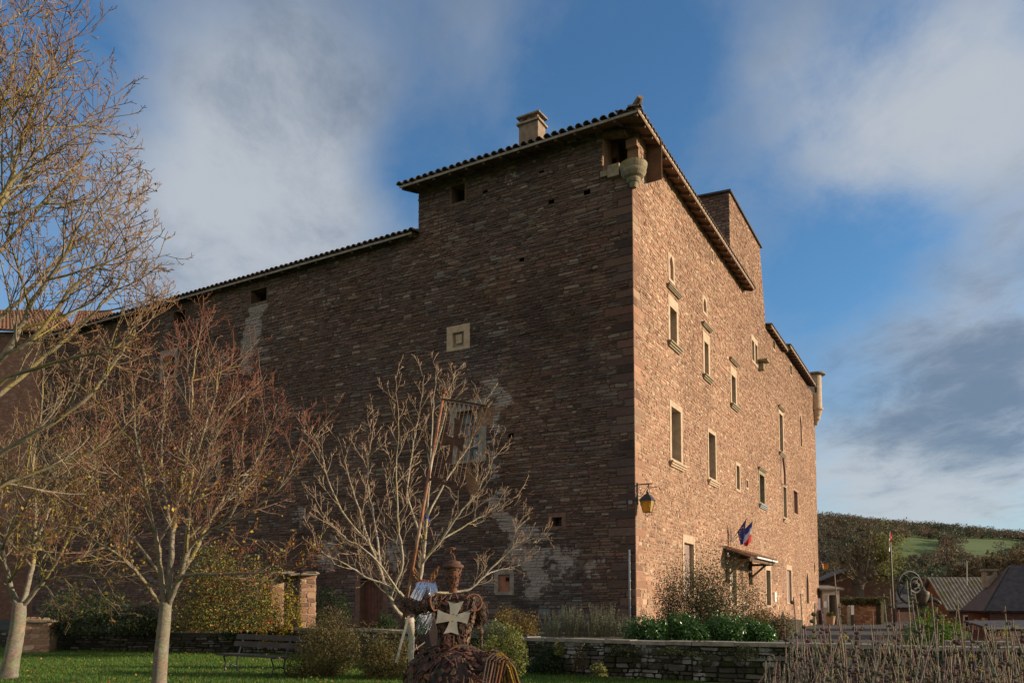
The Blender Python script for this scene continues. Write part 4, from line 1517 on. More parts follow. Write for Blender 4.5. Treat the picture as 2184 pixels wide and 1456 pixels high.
T.limb(px(Y, (20, 1240, -.2), (80, 1150, -1.0), (160, 1120, -1.4), (240, 1090, -1.6), (300, 1030, -1.7)), .05, .009, 12, 1.2, 3)
T.limb(px(Y, (76, 1160, .4), (120, 1060, 1.1), (180, 1010, 1.5), (250, 960, 1.8)), .045, .009, 11, 1.3, 3)
T.limb(px(Y, (5, 1170, -.3), (50, 1080, -.9), (100, 1010, -1.3), (140, 920, -1.6)), .05, .010, 11, 1.3, 3)
T.limb(px(Y, (90, 1245, -.1), (110, 1262, -.6), (130, 1300, -.9)), .025, .008, 5, .7, 1, up=-.15)
T.finish(1300, YLEAF, .065, below=4.3)

# big tree, trunk just outside the left edge, boughs sweeping into the picture
Y = 11.0
gb = at(-190, 1456, Y); gb.z = 0
T = Tree('bare_tree', 'tallest bare tree with lichen-yellow boughs sweeping in from the left edge', gb, 23, 'bare trees on the lawn', twigcol=(.22, .13, .075), lichen=.5, dens=1.12, reach=1.2)
tr = [gb + Vector((0, 0, -.05)), gb + Vector((0, 0, 1.2))] + px(Y, (-180, 1100), (-165, 900), (-150, 700), (-130, 480), (-100, 250), (-70, 60))
T.limb(tr, .27, .03, 10, 2.2, 3, start=.55)
B2 = [([(-172, 1000), (-80, 840, -.3), (20, 740, -.5), (67, 644, -.6), (130, 560, -.7), (165, 480, -.8), (190, 410, -.8)], .075, 15, 1.5),
      ([(-170, 1060), (-60, 900, .2), (44, 803, .4), (163, 703, .5), (227, 640, .5), (262, 590, .5), (275, 560, .5)], .06, 13, 1.0),
      ([(-175, 1120), (-60, 1010, -.2), (60, 930, -.4), (163, 867, -.5), (227, 801, -.5), (275, 725, -.5), (296, 672, -.5)], .06, 14, 1.0),
      ([(-172, 1080), (-40, 850, -.6), (96, 778, -.8), (212, 753, -.9), (269, 725, -.9), (300, 680, -.9)], .05, 12, .9),
      ([(-176, 1200), (-90, 1090, .4), (0, 1038, .5), (101, 998, .6), (213, 954, .6), (262, 915, .6), (310, 850, .6)], .05, 13, .9),
      ([(-155, 760), (-60, 560, -.3), (10, 420, -.4), (45, 300, -.4), (85, 200, -.5), (128, 100, -.5)], .06, 15, 1.3),
      ([(-150, 700), (-60, 600, .3), (50, 480, .4), (130, 390, .5), (180, 330, .5), (198, 240, .5)], .055, 15, 1.2),
      ([(-140, 600), (-70, 400, .2), (-10, 260, .3), (25, 150, .3), (45, 70, .3)], .05, 13, 1.2),
      ([(-160, 850), (-40, 720, .4), (60, 620, .5), (150, 530, .6), (205, 480, .6), (250, 410, .6)], .055, 15, 1.15),
      ([(-150, 720), (-40, 480, -.7), (40, 370, -.8), (100, 290, -.9), (165, 180, -.9)], .045, 13, 1.1),
      ([(-130, 500), (-80, 300, -.2), (-30, 160, -.3), (0, 60, -.3)], .05, 11, 1.0),
      ([(-165, 950), (-30, 790, -1.0), (70, 720, -1.2), (160, 610, -1.3), (215, 560, -1.3), (245, 510, -1.3)], .05, 13, 1.0)]
for pts, r, k, kl in B2:
    T.limb(px(Y, *pts), r, .008, k, kl, 3, start=.3)
T.finish(200, YLEAF, .045)

# small white-branched tree behind the sculpture
Y = 15.0
gb = at(876, 1400, Y); gb.z = 0
T = Tree('bare_tree', 'small white-branched bare tree behind the rusty rider sculpture', gb, 24, 'bare trees on the lawn', thick=(.56, .51, .42), lichen=.18, twigcol=(.40, .29, .20), minr=.0045, dens=1.25, reach=1.15, thin=.66)
T.trunk([gb + Vector((.05, 0, -.1)), at(883, 1385, Y), at(881, 1350, Y), at(872, 1318, Y)], .115, .09)
LW = [([(873, 1326), (854, 1310), (834, 1278, -.1), (812, 1215, -.3), (789, 1160, -.4), (765, 1085, -.5), (745, 1020, -.6), (720, 930, -.7)], .075, 8, .7),
      ([(880, 1345), (892, 1280, .1), (899, 1219, .2), (908, 1142, .3), (915, 1048, .4), (920, 935, .5), (926, 850, .5), (930, 775, .5)], .075, 10, .65),
      ([(900, 1200, .2), (942, 1151, .1), (978, 1095, 0), (1012, 1056, 0), (1042, 1000, 0), (1062, 955, 0)], .045, 8, .6),
      ([(875, 1290, .1), (852, 1264, -.3), (781, 1229, -.5), (730, 1198, -.6), (690, 1180, -.7), (674, 1145, -.8)], .045, 8, .6),
      ([(832, 1275, -.1), (858, 1200, -.5), (850, 1120, -.7), (845, 1020, -.8), (850, 900, -.9), (842, 800, -1)], .045, 9, .6),
      ([(812, 1215, -.3), (800, 1120, .2), (785, 1030, .5), (790, 950, .6), (800, 900, .7)], .038, 8, .6),
      ([(789, 1160, -.4), (730, 1090, -.2), (695, 1010, 0), (680, 950, .1), (655, 920, .1)], .036, 8, .55),
      ([(912, 1100, .3), (960, 1010, .6), (1000, 950, .8), (1020, 900, .9), (1035, 850, .9)], .035, 8, .55),
      ([(917, 1000, .4), (945, 900, .1), (960, 840, 0), (970, 790, 0)], .03, 6, .5),
      ([(895, 1265, .2), (960, 1262, .6), (1004, 1255, .8), (1035, 1225, .9), (1070, 1190, 1), (1105, 1160, 1), (1150, 1145, 1), (1172, 1140, 1)], .045, 9, .5),
      ([(1030, 1228, .9), (1070, 1212, 1.1), (1110, 1205, 1.2), (1130, 1180, 1.2)], .022, 5, .3),
      ([(905, 1160, .3), (870, 1060, .8), (880, 960, 1), (895, 880, 1.1), (905, 800, 1.1)], .036, 8, .55),
      ([(940, 1152, .1), (1010, 1110, .5), (1060, 1085, .6), (1110, 1050, .7)], .028, 6, .5),
      ([(852, 1264, -.3), (790, 1180, -.9), (740, 1150, -1), (700, 1110, -1), (670, 1060, -1)], .03, 7, .5),
      ([(1070, 1190, 1), (1095, 1150, .9), (1110, 1110, .9), (1125, 1095, .9)], .018, 4, .35)]
for pts, r, k, kl in LW:
    T.limb(px(Y, *pts), r, .006, k + 4, kl * 1.15, 2, start=.22, up=.35, kang=(25, 50))
mb = MB()
p_ = at(907, 1102, Y + .25)
mb.ring(p_, .055, .014, (0, .1, 1), 12, 5)
mb.bar(p_ + Vector((.05, -.03, 0)), p_ + Vector((.08, -.05, -.10)), .03, .008)
T.finish(buds=.03)
mb.build('blue_ribbon', M['flagblue'], T.th)

# ------------------------------------------------------------------ shrubs
GOLD = [(.22, .15, .04, 3), (.14, .12, .035, 3), (.30, .20, .05, 1.2), (.12, .07, .03, 2)]
OLIVE = [(.13, .115, .035, 3), (.17, .13, .05, 2), (.09, .085, .025, 3), (.20, .11, .05, 1)]
YG = [(.22, .22, .05, 3), (.15, .18, .05, 3), (.30, .27, .07, 1), (.10, .11, .03, 2)]
DGREEN = [(.035, .065, .022, 4), (.05, .09, .025, 3), (.025, .045, .018, 3)]
IVY = [(.05, .13, .022, 4), (.07, .17, .03, 3), (.03, .08, .018, 3), (.11, .20, .06, .6)]
SILV = [(.20, .22, .14, 3), (.15, .17, .10, 3), (.27, .27, .19, 1)]
BROWN = [(.15, .11, .06, 3), (.11, .10, .045, 3), (.20, .13, .08, 1.5), (.075, .07, .03, 2)]
YLW = [(.42, .30, .035, 4), (.30, .24, .04, 2), (.18, .19, .045, 2)]
PYR = [(.08, .11, .03, 3), (.22, .21, .05, 2.4), (.38, .29, .06, 2), (.06, .06, .02, 2), (.30, .14, .04, .8)]

def B(x, y, Y, dz=0): 
    p = at(x, y, Y)
    return Vector((p.x, p.y, p.z + dz))

def sz(w, h, Y): return (w * Y / F, w * Y / F * .8, h * Y / F)

# (name, label, base px, depth, half width px, height px, n, leaf, palette, ...)
HED = [
 ('bush', 'rounded olive-brown bush between the bench and the sculpture, left one of the pair', 690, 1440, 17.6, 82, 118, 9000, .045, OLIVE, {}),
 ('bush', 'rounded olive-brown bush next to the sculpture, right one of the pair', 810, 1442, 17.0, 78, 105, 9000, .045, OLIVE, {}),
 ('bush', 'taller green-brown bush in front of the stone gateway pillar', 705, 1400, 19.5, 55, 130, 6000, .05, BROWN, {}),
 ('bush', 'yellow-green leafy bush right beside the rusty sculpture', 1085, 1440, 15.2, 62, 112, 6500, .05, YG, {}),
 ('bush', 'lower yellow-green sprigs under the raised bed next to the horse tail', 1040, 1425, 16.5, 42, 92, 3000, .045, YG, {}),
 ('bush', 'golden-brown bush against the shaded wall above the coping', 1095, 1352, 21.5, 55, 68, 5200, .05, GOLD, {}),
 ('bush', 'pale green sprawling bush on the coping behind the sculpture', 1045, 1358, 19.6, 45, 42, 2500, .05, SILV, {}),
 ('bush', 'dark green bush beside the brown door, left of it', 712, 1325, 27.5, 42, 92, 4500, .06, DGREEN, {}),
 ('bush', 'dark green low bush beside the brown door, right of it', 818, 1345, 25.0, 34, 42, 2500, .055, DGREEN, {}),
 ('shrub', 'airy brownish shrub with pale pink blossom against the sunlit wall', 1520, 1345, 24.0, 124, 165, 26000, .05, [(.07, .08, .03, 3), (.055, .08, .026, 3), (.11, .085, .04, 1.2), (.04, .055, .02, 2)], dict(lumps=16, shell=.25, stems=40, spiky=.12, flowers=(90, .05, [(.55, .36, .34, 2), (.5, .42, .38, 1)]))),
 ('shrub', 'thin dark shrub casting its shadow on the sunlit wall by the corner', 1425, 1340, 23.5, 40, 118, 2600, .05, BROWN, dict(lumps=9, shell=.2, stems=20, spiky=.15)),
 ('bush', 'rusty brown feathery bush at the right end of the raised bed', 1608, 1350, 24.0, 46, 62, 5000, .04, GOLD, {}),
 ('bush', 'brownish bush behind the dry stalks at the end of the raised bed', 1668, 1362, 19.5, 40, 52, 3600, .05, BROWN, dict(lumps=12, shell=.3, spiky=.15)),
]
for i, (nm, lab, bx_, by_, Y_, w_, h_, n_, lf, pl, kw) in enumerate(HED):
    bush(nm, lab, nm, B(bx_, by_, Y_), sz(w_ * 1.12, h_ * 1.05, Y_), n_, lf, pl, 300 + i * 7, **kw)
# glossy evergreen ground hedge on the raised bed
for i, (x_, w_, h_, lab) in enumerate([(1388, 56, 62, 'glossy dark green laurel clump right at the castle corner'), (1465, 60, 60, 'glossy dark green laurel clump, middle one of the row on the coping'), (1545, 58, 58, 'glossy dark green laurel clump under the blossoming shrub'), (1612, 44, 46, 'glossy dark green laurel clump at the right end of the row')]):
    bush('laurel', lab, 'shrub', B(x_, 1366, 18.4), sz(w_ * 1.12, h_, 18.4), 5200, .06, IVY, 400 + i * 5, m='leafgloss', lumps=16, stems=10, aspect=.6, shell=.5, spiky=.10, group='laurel clumps along the raised bed', flowers=(26, .022, [(.6, .6, .5, 1)]))


def tuft(name, lab, x, y, Y, w, h, n, pal, seed, group=None):
    rg = np.random.default_rng(seed)
    b_ = B(x, y, Y)
    th = thing(name, lab, 'plant', b_, group)
    mb = MB()
    P, C = [], []
    for i in range(n):
        a = rg.uniform(0, 6.28); rr = w * Y / F * math.sqrt(rg.random()) * .55
        q = Vector(b_) + Vector((math.cos(a) * rr, math.sin(a) * rr, 0))
        lean = Vector((math.cos(a), math.sin(a), 0)) * rr * rg.uniform(.2, .9) + Vector((rg.normal(0, .03), rg.normal(0, .03), 0))
        H = h * Y / F * rg.uniform(.45, 1.0)
        e = q + lean + Vector((0, 0, H))
        mb.col = (.20, .19, .12)
        mb.tube([q, (q + e) / 2 + lean * .1, e], [.006, .005, .003], 3, cap=False)
        for k in range(16):
            f = rg.uniform(.15, 1.0)
            P.append(tuple(q.lerp(e, f) + Vector((rg.normal(0, .018), rg.normal(0, .018), 0))))
    mb.build('stem', M['bark'], th, col=True)
    P = np.array(P)
    leaf_mesh('foliage', P, .045, palette(pal, len(P), rg), M['leaf'], th, seed, aspect=.3, up=.8)
    return th


for i, (x_, h_, lab) in enumerate([(1180, 58, 'grey-green lavender clump farthest left of the row on the coping'), (1222, 72, 'grey-green lavender clump with tall spikes, second from the left'), (1262, 52, 'low grey-green lavender clump in the middle of its row'), (1287, 76, 'tallest spiky lavender clump below the shaded wall'), (1326, 50, 'grey-green lavender clump beside the metal downpipe')]):
    tuft('lavender', lab, x_, 1358, 19.2, 34, h_, 70, SILV, 450 + i, 'lavender clumps on the raised bed')

# red-berried shrub trained over an iron arch
pc = B(480, 1345, 24.0)
ths = bush('berry_shrub', 'tall arching shrub full of red berries and yellowing leaves behind the bench', 'shrub', pc, sz(135, 205, 24.0), 13000, .07, PYR, 501, lumps=18, shell=.45, stems=30, flowers=(420, .035, [(.45, .035, .02, 3), (.35, .05, .02, 1)]))
bush('shrub', 'dark shrub mass in the shade at the left end of the dry stone wall', 'shrub', B(180, 1352, 26.5), sz(110, 110, 26.5), 6500, .08, DGREEN + [(.10, .08, .03, 2)], 505, lumps=14)
bush('shrub', 'dark shrub in the shade between the forked tree and the middle trunk', 'shrub', B(290, 1350, 26.0), sz(90, 90, 26.0), 5500, .08, DGREEN + [(.12, .07, .03, 2)], 508, lumps=12)
bush('shrub', 'dull shrub behind the pillars next to the stone gateway', 'shrub', B(520, 1365, 25.6), sz(60, 60, 25.6), 2500, .07, DGREEN + [(.16, .10, .03, 2)], 511, lumps=9)
bush('climber', 'yellow-leaved climber on the left gateway pillar', 'climber', B(583, 1368, 25.2), sz(45, 155, 25.2), 1100, .085, YLW, 514, lumps=12, shell=.1, stems=22)
bush('climber', 'yellow-leaved climber between the two gateway pillars', 'climber', B(622, 1360, 25.0), sz(36, 145, 25.0), 800, .085, YLW, 517, lumps=10, shell=.1, stems=16)
# plants hanging on the retaining wall
bush('plant', 'small brownish plant growing from the face of the retaining wall', 'plant', B(1238, 1425, 17.0), sz(26, 62, 17.0), 700, .035, BROWN, 521, lumps=7, shell=.2, stems=14, flowers=(14, .03, [(.5, .38, .34, 1)]))
bush('plant', 'small yellow-green leafy sprig at the foot of the retaining wall', 'plant', B(1280, 1440, 15.8), sz(26, 40, 15.8), 260, .06, YG, 523, lumps=6, shell=.1, stems=8)
bush('plant', 'dark ivy patch hanging over the retaining wall by the sculpture', 'plant', B(1170, 1435, 17.9), sz(70, 66, 17.9), 3500, .05, DGREEN, 525, lumps=12, stems=6)
bush('plant', 'sprig of light green leaves near the top of the retaining wall', 'plant', B(1190, 1395, 17.6), sz(22, 30, 17.6), 420, .045, YG, 527, lumps=5, stems=6)

for i, (x_, y_, Y_, w_, h_, lab) in enumerate([(1330, 1402, 16.6, 60, 34, 'dark moss and ivy hanging on the retaining wall left of the laurels'), (1455, 1398, 16.1, 70, 26, 'dark mossy ivy clinging under the coping below the laurels'), (1590, 1402, 15.7, 60, 28, 'dark mossy ivy clinging to the retaining wall near the stalks')]):
    bush('ivy', lab, 'plant', B(x_, y_, Y_), sz(w_, h_, Y_), 1500, .035, [(.03, .04, .012, 3), (.05, .055, .02, 2), (.02, .028, .01, 2)], 540 + i * 3, lumps=14, stems=0, shell=.2)

# grass of the lawn
rng = np.random.default_rng(77)
N = 150000
yy = 9 + (31 - 9) * rng.random(N) ** 1.1
xx = rng.uniform(-.70, .24, N) * yy
from_poly = mathutils.geometry
def inside(x, y, poly):
    r = np.zeros(len(x), bool)
    j = len(poly) - 1
    for i in range(len(poly)):
        xi, yi = poly[i]; xj, yj = poly[j]
        c = ((yi > y) != (yj > y)) & (x < (xj - xi) * (y - yi) / ((yj - yi) + 1e-12) + xi)
        r ^= c
        j = i
    return r
ok = inside(xx, yy, lawn)
xx, yy = xx[ok], yy[ok]
N = len(xx)
hgt = rng.uniform(.03, .075, N)
lean = rng.normal(0, .02, (N, 2))
a = rng.uniform(0, 3.14, N)
w = rng.uniform(.004, .008, N) * (1 + yy / 30)
P0 = np.stack([xx - np.cos(a) * w, yy - np.sin(a) * w, np.zeros(N) - .005], 1)
P1 = np.stack([xx + np.cos(a) * w, yy + np.sin(a) * w, np.zeros(N) - .005], 1)
P2 = np.stack([xx + lean[:, 0], yy + lean[:, 1], hgt], 1)
Vg = np.stack([P0, P1, P2], 1).reshape(-1, 3)
gc = palette([(.095, .185, .03, 5), (.13, .21, .04, 3), (.065, .13, .022, 3), (.22, .19, .065, 1.2)], N, rng, .2)
tag(np_mesh('grass', Vg, np.full(N, 3), np.arange(N * 3), M['grass'], None, np.repeat(gc, 3, 0), base=Vector((0, 0, 0))), 'short green grass of the lawn in front of the castle', 'grass', kind='stuff')
# fallen leaves
N = 700
yy = rng.uniform(12, 26, N); xx = rng.uniform(-.68, -.12, N) * yy
P = np.stack([xx, yy, np.full(N, .06)], 1)
lf = leaf_mesh('fallen_leaves', P, .06, palette(YLEAF + [(.2, .11, .05, 3)], N, rng), M['leaf'], None, 9, up=2, aspect=.8)
tag(lf, 'scattered yellow and brown fallen leaves on the lawn', 'leaves', kind='stuff')

# ------------------------------------------------------------------ scrap-iron rider
YS = 8.5
RU = [(.115, .056, .033, 4), (.082, .042, .029, 3), (.155, .078, .044, 2), (.05, .03, .023, 2.5), (.20, .115, .07, .7)]


def S(x, y, d=0.0):
    return at(x, y, YS + d)


sp = S(985, 1456); sp.z = 0
st = thing('rider_sculpture', 'rusty scrap-iron knight on horseback carrying a lance with an openwork banner', 'sculpture', sp)
rs = random.Random(5)
rsn = np.random.default_rng(5)


def rc():
    w = rs.random() * 12.7
    for c in RU:
        w -= c[3]
        if w <= 0: return tuple(x * rs.uniform(.7, 1.3) for x in c[:3])
    return RU[0][:3]


def scrap(mb, sampler, n, s=1.0, kinds=(4, 3, 2, 2)):
    """weld n odd pieces of iron over a surface"""
    for i in range(n):
        p, nn = sampler()
        nn = Vector(nn).normalized()
        u = nn.orthogonal().normalized()
        a = rs.uniform(0, 6.28)
        v = nn.cross(u)
        u, v = u * math.cos(a) + v * math.sin(a), -u * math.sin(a) + v * math.cos(a)
        nn = (nn + u * rs.gauss(0, .18) + v * rs.gauss(0, .18)).normalized()
        mb.col = rc()
        k = rs.choices(range(4), kinds)[0]
        p = Vector(p) + nn * rs.uniform(-.004, .014) * s
        if k == 0:
            w, h, t = rs.uniform(.03, .085) * s, rs.uniform(.015, .05) * s, .006
            mb.para(p - u * w / 2 - v * h / 2, u * w, v * h, nn * t)
        elif k == 1:
            l = rs.uniform(.05, .14) * s
            mid = p + nn * rs.uniform(0, .02) * s
            mb.tube([p - u * l / 2, mid, p + u * l / 2], rs.uniform(.004, .009) * s, 5)
        elif k == 2:
            mb.ring(p, rs.uniform(.012, .035) * s, .005 * s, nn, 9, 4, arc=rs.choice([6.2832, 6.2832, 3.6]))
        else:
            mb.lathe(p - nn * .004, [(.012 * s, 0), (.012 * s, .012 * s), (.006 * s, .012 * s), (.006 * s, .02 * s)], 6, ax=nn)


def ell_sampler(c, ax, up=-1.0):
    c = Vector(c)
    ax = [Vector(a) for a in ax]
    def f():
        while True:
            d = Vector((rs.gauss(0, 1), rs.gauss(0, 1), rs.gauss(0, 1))).normalized()
            if d.z > up: break
        p = c + ax[0] * d.x + ax[1] * d.y + ax[2] * d.z
        n = ax[0].normalized() * d.x / ax[0].length + ax[1].normalized() * d.y / ax[1].length + ax[2].normalized() * d.z / ax[2].length
        return p, n
    return f


def ell(mb, c, ax, n=18, m=12):
    c = Vector(c)
    vs, fs = [], []
    for i in range(m + 1):
        th = math.pi * i / m
        for j in range(n):
            a = 2 * math.pi * j / n
            vs.append(c + Vector(ax[0]) * math.sin(th) * math.cos(a) + Vector(ax[1]) * math.sin(th) * math.sin(a) + Vector(ax[2]) * math.cos(th))
    for i in range(m):
        for j in range(n):
            fs.append([i * n + j, (i + 1) * n + j, (i + 1) * n + (j + 1) % n, i * n + (j + 1) % n])
    mb.add(vs, fs)


# horse: rump towards the viewer on the right, neck and head away on the left
hax = Vector((-.42, .91, 0)).normalized()         # from rump to head
hsd = Vector((.91, .42, 0)).normalized()
hc = S(985, 1475)
hc = Vector((hc.x, hc.y, .70)) + hax * .25
mb = MB()
mb.col = (.05, .03, .025)
ell(mb, hc, (hsd * .47, hax * .85, Vector((0, 0, .43))))
f1 = ell_sampler(hc, (hsd * .48, hax * .86, Vector((0, 0, .44))), -.6)
scrap(mb, f1, 1700, 1.25, (5, 3, 2, 1))
rumps = []
for sx_ in (-1, 1):
    rc_ = hc - hax * .58 + hsd * .22 * sx_ + Vector((0, 0, -.02))
    mb.col = (.05, .03, .025)
    ell(mb, rc_, (hsd * .24, hax * .30, Vector((0, 0, .40))), 12, 9)
    scrap(mb, ell_sampler(rc_, (hsd * .25, hax * .31, Vector((0, 0, .41))), -.9), 330, 1.1, (4, 4, 2, 1))
# saddle-cloth plates
for i in range(16):
    p, n_ = f1()
    if n_.z < .3: continue
    mb.col = rc()
    n_ = n_.normalized()
    u = n_.orthogonal().normalized()
    mb.para(p - u * .09 - n_.cross(u) * .06, u * .2, n_.cross(u) * .13, n_ * .012)
mb.build('horse_body', M['rust'], st, col=True)
for sx_, fr_ in ((-1, 0), (1, 0), (-1, 1), (1, 1)):
    mb = MB()
    mb.col = (.06, .035, .025)
    o_ = hc + hsd * .24 * sx_ + hax * (.55 if fr_ else -.6)
    top = Vector((o_.x, o_.y, .62))
    if fr_:
        pts = [top, top + hax * .03 - Vector((0, 0, .28)), top + hax * .02 - Vector((0, 0, .5)), top + hax * .05 - Vector((0, 0, .60))]
    else:
        pts = [top, top + hax * .10 - Vector((0, 0, .2)), top - hax * .08 - Vector((0, 0, .38)), top - hax * .03 - Vector((0, 0, .60))]
    mb.tube(pts, [.14, .085, .06, .055], 9)
    mb.lathe(Vector((pts[-1].x, pts[-1].y, 0)), [(.085, 0), (.07, .08)], 10)
    def fl_(pts=pts):
        k = rs.randrange(3); q = pts[k].lerp(pts[k + 1], rs.random())
        a = rs.uniform(0, 6.28); n_ = Vector((math.cos(a), math.sin(a), 0))
        return q + n_ * (.12 if k == 0 else .08), n_
    scrap(mb, fl_, 90, .8)
    mb.build('leg', M['rust'], st, col=True)

# ribs of bent bar arching over the rump
mb = MB()
for i in range(7):
    mb.col = rc()
    a0 = S(1028 + i * 7, 1460, -.75 + i * .05)
    a1 = S(1038 + i * 7, 1405 + (i % 3) * 3, -.6)
    a2 = S(1052 + i * 6, 1392 + i * 2, -.5)
    a3 = S(1072 + i * 5, 1410 + i * 4, -.45)
    a4 = S(1080 + i * 5, 1460, -.45)
    mb.tube([a0, a1, a2, a3, a4], .011, 5)
mb.build('rump_rib', M['rust'], st, col=True)
mb = MB()
for i in range(46):
    x0, y0 = 1050 + rs.uniform(-10, 12), 1398 + rs.uniform(-4, 6)
    e = rs.uniform(.45, 1.0)
    mb.col = rs.choice([(.40, .26, .04), (.30, .17, .04), (.45, .32, .06), (.16, .08, .04), (.2, .1, .05)])
    d_ = -.42 + rs.uniform(-.1, .1)
    mb.tube([S(x0, y0, d_), S(x0 + 22 * e, y0 - 2 + rs.uniform(-4, 6), d_), S(x0 + 44 * e, y0 + 22, d_), S(x0 + 56 * e, y0 + 60, d_), S(x0 + 58 * e, y0 + 120, d_)], [.009, .008, .007, .006, .005], 4)
mb.build('tail', M['bark'], st, col=True)

# horse neck with silver mane, ears
mb = MB()
mb.col = (.045, .028, .022)
nk = [S(930, 1400, .55), S(918, 1335, .85), S(908, 1275, 1.05), S(903, 1252, 1.2)]
mb.tube(nk, [.20, .17, .12, .08], 12)
def fn_():
    k = rs.randrange(3); f_ = rs.random(); q = nk[k].lerp(nk[k + 1], f_)
    r_ = [.30, .21, .15, .10][k] * (1 - f_) + [.30, .21, .15, .10][k + 1] * f_
    a = rs.uniform(0, 6.28); n_ = Vector((math.cos(a), math.sin(a), 0))
    return q + n_ * (r_ * .78), n_
scrap(mb, fn_, 1000, 1.0)
hd_ = [S(903, 1252, 1.2), S(897, 1262, 1.42), S(893, 1280, 1.6)]
mb.tube(hd_, [.11, .10, .06], 10)
mb.build('horse_neck', M['rust'], st, col=True)
mb = MB()
for i in range(210):
    f_ = rs.random()
    cx_ = 906 + rs.uniform(-16, 22)
    y0 = 1240 + (1 - f_) * 10 + rs.uniform(-4, 12)
    sgn = -1 if cx_ < 910 else 1
    d0 = .72 + rs.uniform(-.05, .08)
    if i % 3 == 2:      # lower fall of the mane
        x0, y0 = 910 + rs.uniform(-12, 14), 1296 + rs.uniform(-8, 42)
        p0, p1, p2 = S(x0, y0, d0 - .1), S(x0 - 8, y0 + 18, d0 - .14), S(x0 - 16 + rs.uniform(-4, 4), y0 + 36, d0 - .1)
    else:
        p0 = S(cx_, y0, d0 + .1)
        p1 = S(cx_ + sgn * 6 - 2, y0 + 16, d0)
        p2 = S(cx_ + sgn * 11 - 6, y0 + 34 + rs.uniform(-4, 6), d0 - .02)
    w_ = rs.uniform(.007, .014)
    side = Vector((w_, rs.uniform(-.006, .006), rs.uniform(-.004, .004)))
    for a, b in ((p0, p1), (p1, p2)):
        mb.para(a, b - a, side, Vector((0, .003, 0)))
mb.build('mane', M['chrome'], st)
for x0, x1 in ((893, 880), (918, 936)):
    mb = MB()
    a, b = S(x0, 1241, 1.0), S(x1, 1206, 1.0)
    n_ = 13
    for i in range(n_):
        for k in range(5):
            f_ = i / n_
            mb.col = rs.choice([(.26, .12, .05), (.18, .08, .04), (.36, .19, .08)])
            ang = k * 1.257 + i
            r_ = .036 * math.sin(math.pi * min(1, f_ * .8 + .22))
            c_ = a.lerp(b, f_)
            q = c_ + Vector((math.cos(ang), math.sin(ang), .2)) * r_
            mb.tube([c_, q, q + (b - a) * .05], .006, 4)
    mb.build('ear', M['rust'], st, col=True)

# rider
tw = Vector((.97, .25, 0)).normalized()           # shoulder direction
tf = Vector((-.25, .97, 0)).normalized()          # away from the viewer
mb = MB()
mb.col = (.055, .032, .024)
tc0, tc1 = S(968, 1376, .16), S(972, 1272, .16)
rows = [(0.0, .168, .12), (.22, .172, .125), (.5, .20, .135), (.75, .225, .145), (.92, .225, .135), (1.0, .19, .10), (1.05, .07, .06)]
vs, fs = [], []
nn_ = 20
for (f_, a, b) in rows:
    c_ = tc0.lerp(tc1, f_)
    for j in range(nn_):
        t_ = 2 * math.pi * j / nn_
        ct, s_ = math.cos(t_), math.sin(t_)
        sq = (abs(ct) ** 4 + abs(s_) ** 4) ** -.25
        vs.append(c_ + tw * ct * sq * a * .93 + tf * s_ * sq * b * .93)
for i in range(len(rows) - 1):
    for j in range(nn_):
        fs.append([i * nn_ + j, i * nn_ + (j + 1) % nn_, (i + 1) * nn_ + (j + 1) % nn_, (i + 1) * nn_ + j])
fs.append([(len(rows) - 1) * nn_ + j for j in range(nn_)])
mb.add(vs, fs)
def ft_():
    f_ = rs.random()
    k = max(i for i in range(len(rows) - 1) if rows[i][0] <= f_)
    u = (f_ - rows[k][0]) / (rows[k + 1][0] - rows[k][0])
    a, b = rows[k][1] * (1 - u) + rows[k + 1][1] * u, rows[k][2] * (1 - u) + rows[k + 1][2] * u
    t_ = rs.uniform(0, 6.28)
    ct, s_ = math.cos(t_), math.sin(t_)
    sq = (abs(ct) ** 4 + abs(s_) ** 4) ** -.25
    n_ = tw * (ct * abs(ct) ** 2) / a + tf * (s_ * abs(s_) ** 2) / b
    return tc0.lerp(tc1, f_) + tw * ct * sq * a * .94 + tf * s_ * sq * b * .94, n_
scrap(mb, ft_, 620, .85, (6, 2, 1, 2))
for i in range(9):                                  # bars fanned over the shoulders
    mb.col = rc()
    x_ = 932 + i * 10
    p = S(x_, 1266 + abs(i - 4) * 1.2, -.02 + i * .012)
    mb.bar(p, p + Vector((rs.uniform(-.05, .05), -.03, -.05)), .012, .012)
for i in range(22):
    mb.col = rc()
    p = S(932 + i * 4, 1265 + abs(i - 11) * .3, .0 + i * .005)
    mb.box(p.x, p.y, p.z, .012, .02, .012)
mb.build('torso', M['rust'], st, col=True)

mb = MB()
mb.col = (.15, .065, .036)
hp = S(966, 1254, .16)
px1 = YS / F
mb.lathe(hp, [(9 * px1, -10 * px1), (9 * px1, 0), (12 * px1, 12 * px1), (15 * px1, 26 * px1), (18 * px1, 40 * px1), (19 * px1, 47 * px1)], 18)
mb.col = (.11, .055, .036)
mb.lathe(hp, [(22 * px1, 44 * px1), (23.5 * px1, 46 * px1), (23.5 * px1, 49.5 * px1), (20 * px1, 52 * px1), (17 * px1, 53 * px1), (16 * px1, 58 * px1), (6 * px1, 61 * px1), (.5 * px1, 61.5 * px1)], 24)
def fh_():
    f_ = rs.random(); a = rs.uniform(0, 6.28)
    r_ = (9 + 10 * f_) * px1
    n_ = Vector((math.cos(a), math.sin(a), -.25))
    return hp + Vector((math.cos(a) * r_, math.sin(a) * r_, f_ * 44 * px1)), n_
scrap(mb, fh_, 80, .5, (5, 1, 0, 2))
for i in range(14):
    mb.col = (.012, .008, .007)
    p, n_ = fh_()
    u = n_.normalized().orthogonal().normalized()
    mb.para(p + n_ * .002 - u * .006, u * .012, Vector((0, 0, .016)), n_ * .006)
